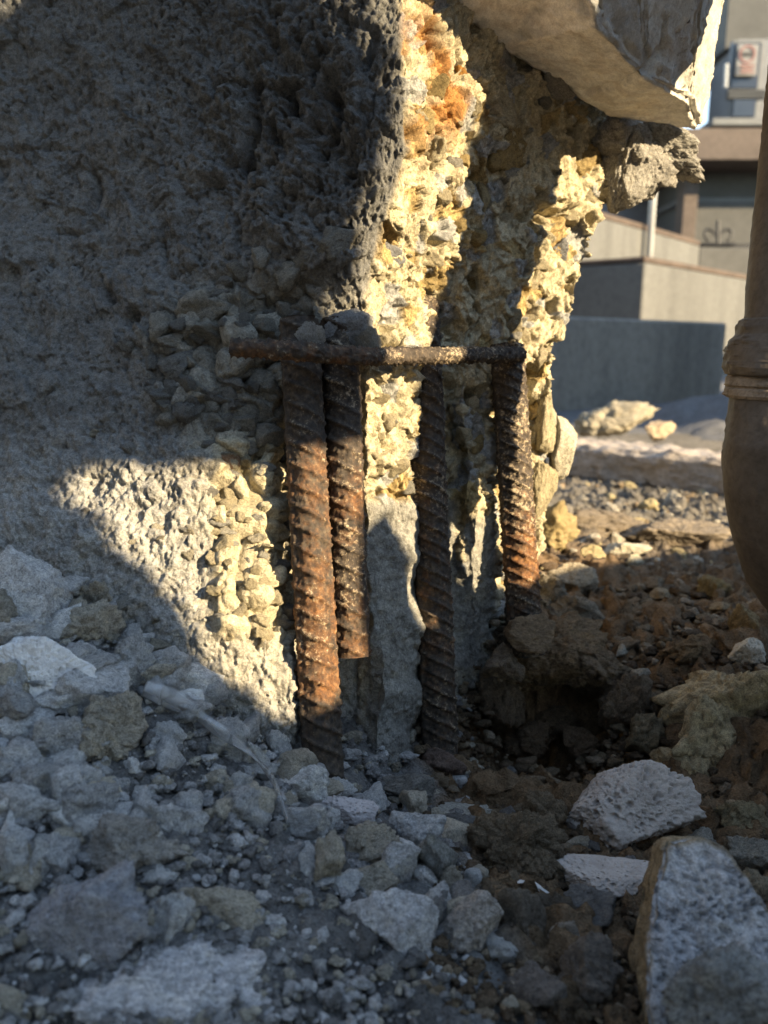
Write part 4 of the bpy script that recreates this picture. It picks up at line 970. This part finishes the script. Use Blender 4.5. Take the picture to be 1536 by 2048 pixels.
def along(a, b, thick, z0, z1, name, mat, parent=None, bev=.01, ext=0.0, rough=0.0):
    """an upright box whose front foot runs from a to b (x, y)"""
    a, b = np.array(a[:2], float), np.array(b[:2], float); u = (b-a)/np.linalg.norm(b-a); nrm = np.array([-u[1], u[0]])
    if nrm[1] < 0: nrm = -nrm
    if name == 'sky_blocker': nrm = -nrm if (a+b)@nrm < 0 else nrm
    a = a-u*ext; b = b+u*ext; c = (a+b)/2+nrm*thick/2
    bm = bmesh.new(); L = np.linalg.norm(b-a)
    box_bm(bm, (c[0], c[1], (z0+z1)/2), (L, thick, z1-z0), Matrix.Rotation(math.atan2(u[1], u[0]), 3, 'Z'), bev)
    return bm_obj(name, bm, mat, parent)
kb = along(P(1090, 940, 1.72), P(1750, 985, 1.27), .13, .02, .098, 'kerb', M_KERB, bev=.012)
bm = bmesh.new(); bm.from_mesh(kb.data); bmesh.ops.triangulate(bm, faces=bm.faces)
for _ in range(7):
    es = [e for e in bm.edges if e.calc_length() > .010]
    if es: bmesh.ops.subdivide_edges(bm, edges=es, cuts=1); bmesh.ops.triangulate(bm, faces=bm.faces)
bm.normal_update(); co = np.array([v.co[:] for v in bm.verts]); no = np.array([v.normal[:] for v in bm.verts])
dz = fbm(co*22, 4, 3)*.006+facets(co*55, 4)[0]*.003
for v, k in zip(bm.verts, dz): v.co += v.normal*float(k)
bm.to_mesh(kb.data); bm.free()
for p_ in kb.data.polygons: p_.use_smooth = True
tag(kb, 'rough pinkish stone kerb crossing the ground behind the column', 'kerb')
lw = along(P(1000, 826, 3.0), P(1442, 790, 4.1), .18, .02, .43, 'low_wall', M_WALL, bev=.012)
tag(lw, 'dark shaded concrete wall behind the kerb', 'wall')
def heap():
    n = 60; X, Y = np.meshgrid(np.linspace(.55, 2.2, n), np.linspace(2.05, 3.6, n)); x, y = X.ravel(), Y.ravel()
    z = .02+.16*np.exp(-(((x-1.38)/.42)**2+((y-2.75)/.5)**2)); p = np.stack([x, y, z], -1); p[:, 2] += fbm(p*9, 4, 5)*.018-.012
    me = np_mesh('dirt_heap', p, grid_faces(n, n)); set_attr(me, 'Col', np.tile([.15, .15, .155], (len(p), 1)))
    o = link('dirt_heap', me, M_SOIL); tag(o, 'low dark heap of earth in front of the shaded wall', kind='structure')
heap()
# lower and upper planter walls
pl = empty('planter', tuple(P(1290, 700, 6.0)*np.array([1, 1, 0])+np.array([0, 0, .04]))); tag(pl, 'pale rendered lower planter with brown coping behind the dark wall', 'planter')
c0 = P(1290, 525, 6.0); zt = c0[2]; c1 = P(1700, 620, 10.2); cl = np.array([c0[0]-.84*1.6, c0[1]+.54*1.6, zt])
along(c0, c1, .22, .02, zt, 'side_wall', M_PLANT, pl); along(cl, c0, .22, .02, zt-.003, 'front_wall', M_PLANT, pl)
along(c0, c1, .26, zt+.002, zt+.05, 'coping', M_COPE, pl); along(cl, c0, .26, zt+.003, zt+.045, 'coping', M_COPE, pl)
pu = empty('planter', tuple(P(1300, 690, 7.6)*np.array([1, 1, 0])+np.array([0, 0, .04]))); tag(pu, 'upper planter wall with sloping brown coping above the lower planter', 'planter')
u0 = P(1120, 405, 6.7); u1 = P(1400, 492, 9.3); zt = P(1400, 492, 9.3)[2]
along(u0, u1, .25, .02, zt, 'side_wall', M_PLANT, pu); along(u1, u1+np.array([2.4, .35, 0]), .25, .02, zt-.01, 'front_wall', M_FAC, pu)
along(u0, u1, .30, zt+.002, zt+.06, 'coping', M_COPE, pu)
sw = along((2.35, 1.62), (3.75, 3.80), .15, .02, 1.55, 'added_shade_wall', M_FAC2); tag(sw, 'plain wall stub added out of view to shade the low wall', 'wall')  # added out of view only to throw shade on the low wall
st = along((8.0, -9.0), (9.6, 5.0), 4.0, .02, 3.3, 'sky_blocker', M_FAC2); tag(st, 'long plain grey block added out of view at right to screen low sky', 'building')  # this and the next two blocks are added, unseen, to cut low sky light
st = along((-9.0, -7.0), (5.0, -8.5), 4.0, .02, 9.0, 'sky_blocker', M_FAC2); st.location.y -= 0; tag(st, 'tall plain grey block added behind the viewer to screen the sky', 'building')
st = along((-6.0, -6.5), (-6.5, 9.0), 4.0, .02, 6.5, 'sky_blocker', M_FAC2); tag(st, 'plain grey block added out of view at left to screen the sky', 'building')
# thin pale post
ps = P(1303, 440, 8.0); bm = bmesh.new(); bmesh.ops.create_cone(bm, segments=14, radius1=.035, radius2=.033, depth=4.5, cap_ends=True); bmesh.ops.translate(bm, verts=bm.verts, vec=(ps[0], ps[1], 2.25))
post = bm_obj('street_post', bm, M_WHITE, None, True); tag(post, 'thin pale post standing before the gap of blue sky', 'post')
# far building, right
D = 12.0
bl = empty('building', (P(1450, 700, D)[0], P(1450, 700, D)[1], .04)); tag(bl, 'beige clad building with brown fascia and dark windows behind the pipe', 'building')
def panel(px0, py0, px1, py1, d, thick, name, mat, parent=bl, bev=.01):
    a = P(px0, py1, d); b = P(px1, py0, d); y = P((px0+px1)/2, (py0+py1)/2, d)[1]
    bm = bmesh.new(); box_bm(bm, ((a[0]+b[0])/2, y+thick/2, (a[2]+b[2])/2), (b[0]-a[0], thick, b[2]-a[2]), None, bev)
    return bm_obj(name, bm, mat, parent)
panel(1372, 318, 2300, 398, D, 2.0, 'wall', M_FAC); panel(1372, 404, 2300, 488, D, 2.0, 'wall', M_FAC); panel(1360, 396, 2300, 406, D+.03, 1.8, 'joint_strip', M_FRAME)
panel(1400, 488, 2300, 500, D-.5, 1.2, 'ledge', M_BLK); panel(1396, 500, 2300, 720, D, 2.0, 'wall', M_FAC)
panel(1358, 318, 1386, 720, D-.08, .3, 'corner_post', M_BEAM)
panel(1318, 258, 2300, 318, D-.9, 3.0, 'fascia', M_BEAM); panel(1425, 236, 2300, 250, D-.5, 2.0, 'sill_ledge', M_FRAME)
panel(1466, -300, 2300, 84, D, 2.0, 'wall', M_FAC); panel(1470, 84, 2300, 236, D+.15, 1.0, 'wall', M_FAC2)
wf = panel(1462, 84, 1524, 178, D-.02, .1, 'window', M_FRAME); panel(1466, 88, 1520, 174, D-.06, .05, 'pane', M_DARK, wf)
wf = panel(1462, 196, 1516, 236, D-.02, .1, 'window', M_FRAME); panel(1466, 199, 1512, 233, D-.06, .05, 'pane', M_DARK, wf)
for k in range(4): panel(1456, 178+k*5, 1536, 181+k*5, D-.1, .12, 'vent_slat', M_FRAME)
sg = panel(1473, 90, 1516, 150, D-.14, .03, 'notice_sign', M_SIGN, None); tag(sg, 'white notice with red ring fixed in the upper window', 'sign')
cs = P(1495, 108, D-.17); bm = bmesh.new(); n = 40
for k in range(n):
    pass
def ring(c, r0, r1, th):
    bm = bmesh.new(); N = 40; vs = []
    for y in (0, th):
        for r_ in (r0, r1): vs.append([bm.verts.new((c[0]+r_*math.cos(2*math.pi*k/N), c[1]+y, c[2]+r_*math.sin(2*math.pi*k/N))) for k in range(N)])
    a, b, c2, d2 = vs
    for k in range(N):
        j = (k+1) % N
        bm.faces.new((a[k], b[k], b[j], a[j])); bm.faces.new((c2[k], c2[j], d2[j], d2[k])); bm.faces.new((b[k], d2[k], d2[j], b[j])); bm.faces.new((a[k], a[j], c2[j], c2[k]))
    return bm
r_ = 16*D/F; o = bm_obj('red_ring', ring(cs, r_*.78, r_, .012), M_RED, sg)
panel(1484, 104, 1506, 113, D-.165, .01, 'pictogram', M_BLK, sg, 0.002)
for k, (x0, x1) in enumerate([(1480, 1510), (1484, 1507), (1481, 1509)]): panel(x0, 129+k*6.5, x1, 132.5+k*6.5, D-.165, .01, 'text_line', M_RED, sg, 0.002)
# white chain like bracket beside the window
bm = bmesh.new()
for k in range(6):
    c = P(1450.5+k*.4, 172-k*8, D-.3); m = bmesh.ops.create_icosphere(bm, subdivisions=2, radius=.035); bmesh.ops.translate(bm, verts=m['verts'], vec=tuple(c))
ch = bm_obj('bead_chain', bm, M_WHITE, None, True); tag(ch, 'short white bead chain hanging against the blue sky', 'chain')
# black iron ornament on the ledge
bm = bmesh.new()
def tube(bm, pts, r):
    pts = [Vector(q) for q in pts]; prev = None
    for i, q in enumerate(pts):
        t = (pts[min(i+1, len(pts)-1)]-pts[max(i-1, 0)]).normalized(); e1 = t.cross(Vector((0, 1, 0))).normalized(); e2 = t.cross(e1)
        rg = [bm.verts.new(q+r*(math.cos(a)*e1+math.sin(a)*e2)) for a in [k*math.pi/3 for k in range(6)]]
        if prev:
            for k in range(6): bm.faces.new((prev[k], prev[(k+1) % 6], rg[(k+1) % 6], rg[k]))
        prev = rg
Do = D-.55
tube(bm, [P(1436, y, Do) for y in (490, 470, 455, 442)], .03)
for sgn in (-1, 1):
    tube(bm, [P(1436+sgn*(4+14*(1-math.cos(a))*.8+4*math.sin(a)), 472-13*math.sin(a), Do) for a in [k*.45 for k in range(10)]], .022)
tube(bm, [P(x, 488, Do) for x in (1404, 1436, 1470)], .025)
orn = bm_obj('iron_ornament', bm, M_BLK, None, True); tag(orn, 'black scrolled iron ornament standing on the far ledge', 'ornament')
# far building, left of the sky gap
bl2 = empty('building', (P(1200, 700, 13)[0], P(1200, 700, 13)[1], .04)); tag(bl2, 'shaded grey building left of the gap of blue sky', 'building')
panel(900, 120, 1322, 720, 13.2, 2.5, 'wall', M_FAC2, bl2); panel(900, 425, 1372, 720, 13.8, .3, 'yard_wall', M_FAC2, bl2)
# bare tree in the gap
bt = bmesh.new(); random.seed(5)
def branch(p, dr, L, r, lv):
    q = p+dr*L; tube(bt, [p, (p+q)/2+Vector((random.uniform(-.02, .02), 0, 0)), q], r)
    if lv < 5:
        for _ in range(3): branch(p+dr*L*random.uniform(.5, 1), (dr+Vector((random.uniform(-.7, .7), random.uniform(-.3, .3), random.uniform(-.1, .5)))).normalized(), L*.68, r*.6, lv+1)
tb = P(1345, 560, 17); branch(Vector((tb[0], tb[1], 0.04)), Vector((0, 0, 1)), 1.25, .05, 0)
tr = bm_obj('bare_tree', bt, mat_plain('bark', (.10, .08, .07)), None, True); tag(tr, 'bare winter tree seen through the gap between the buildings', 'tree')
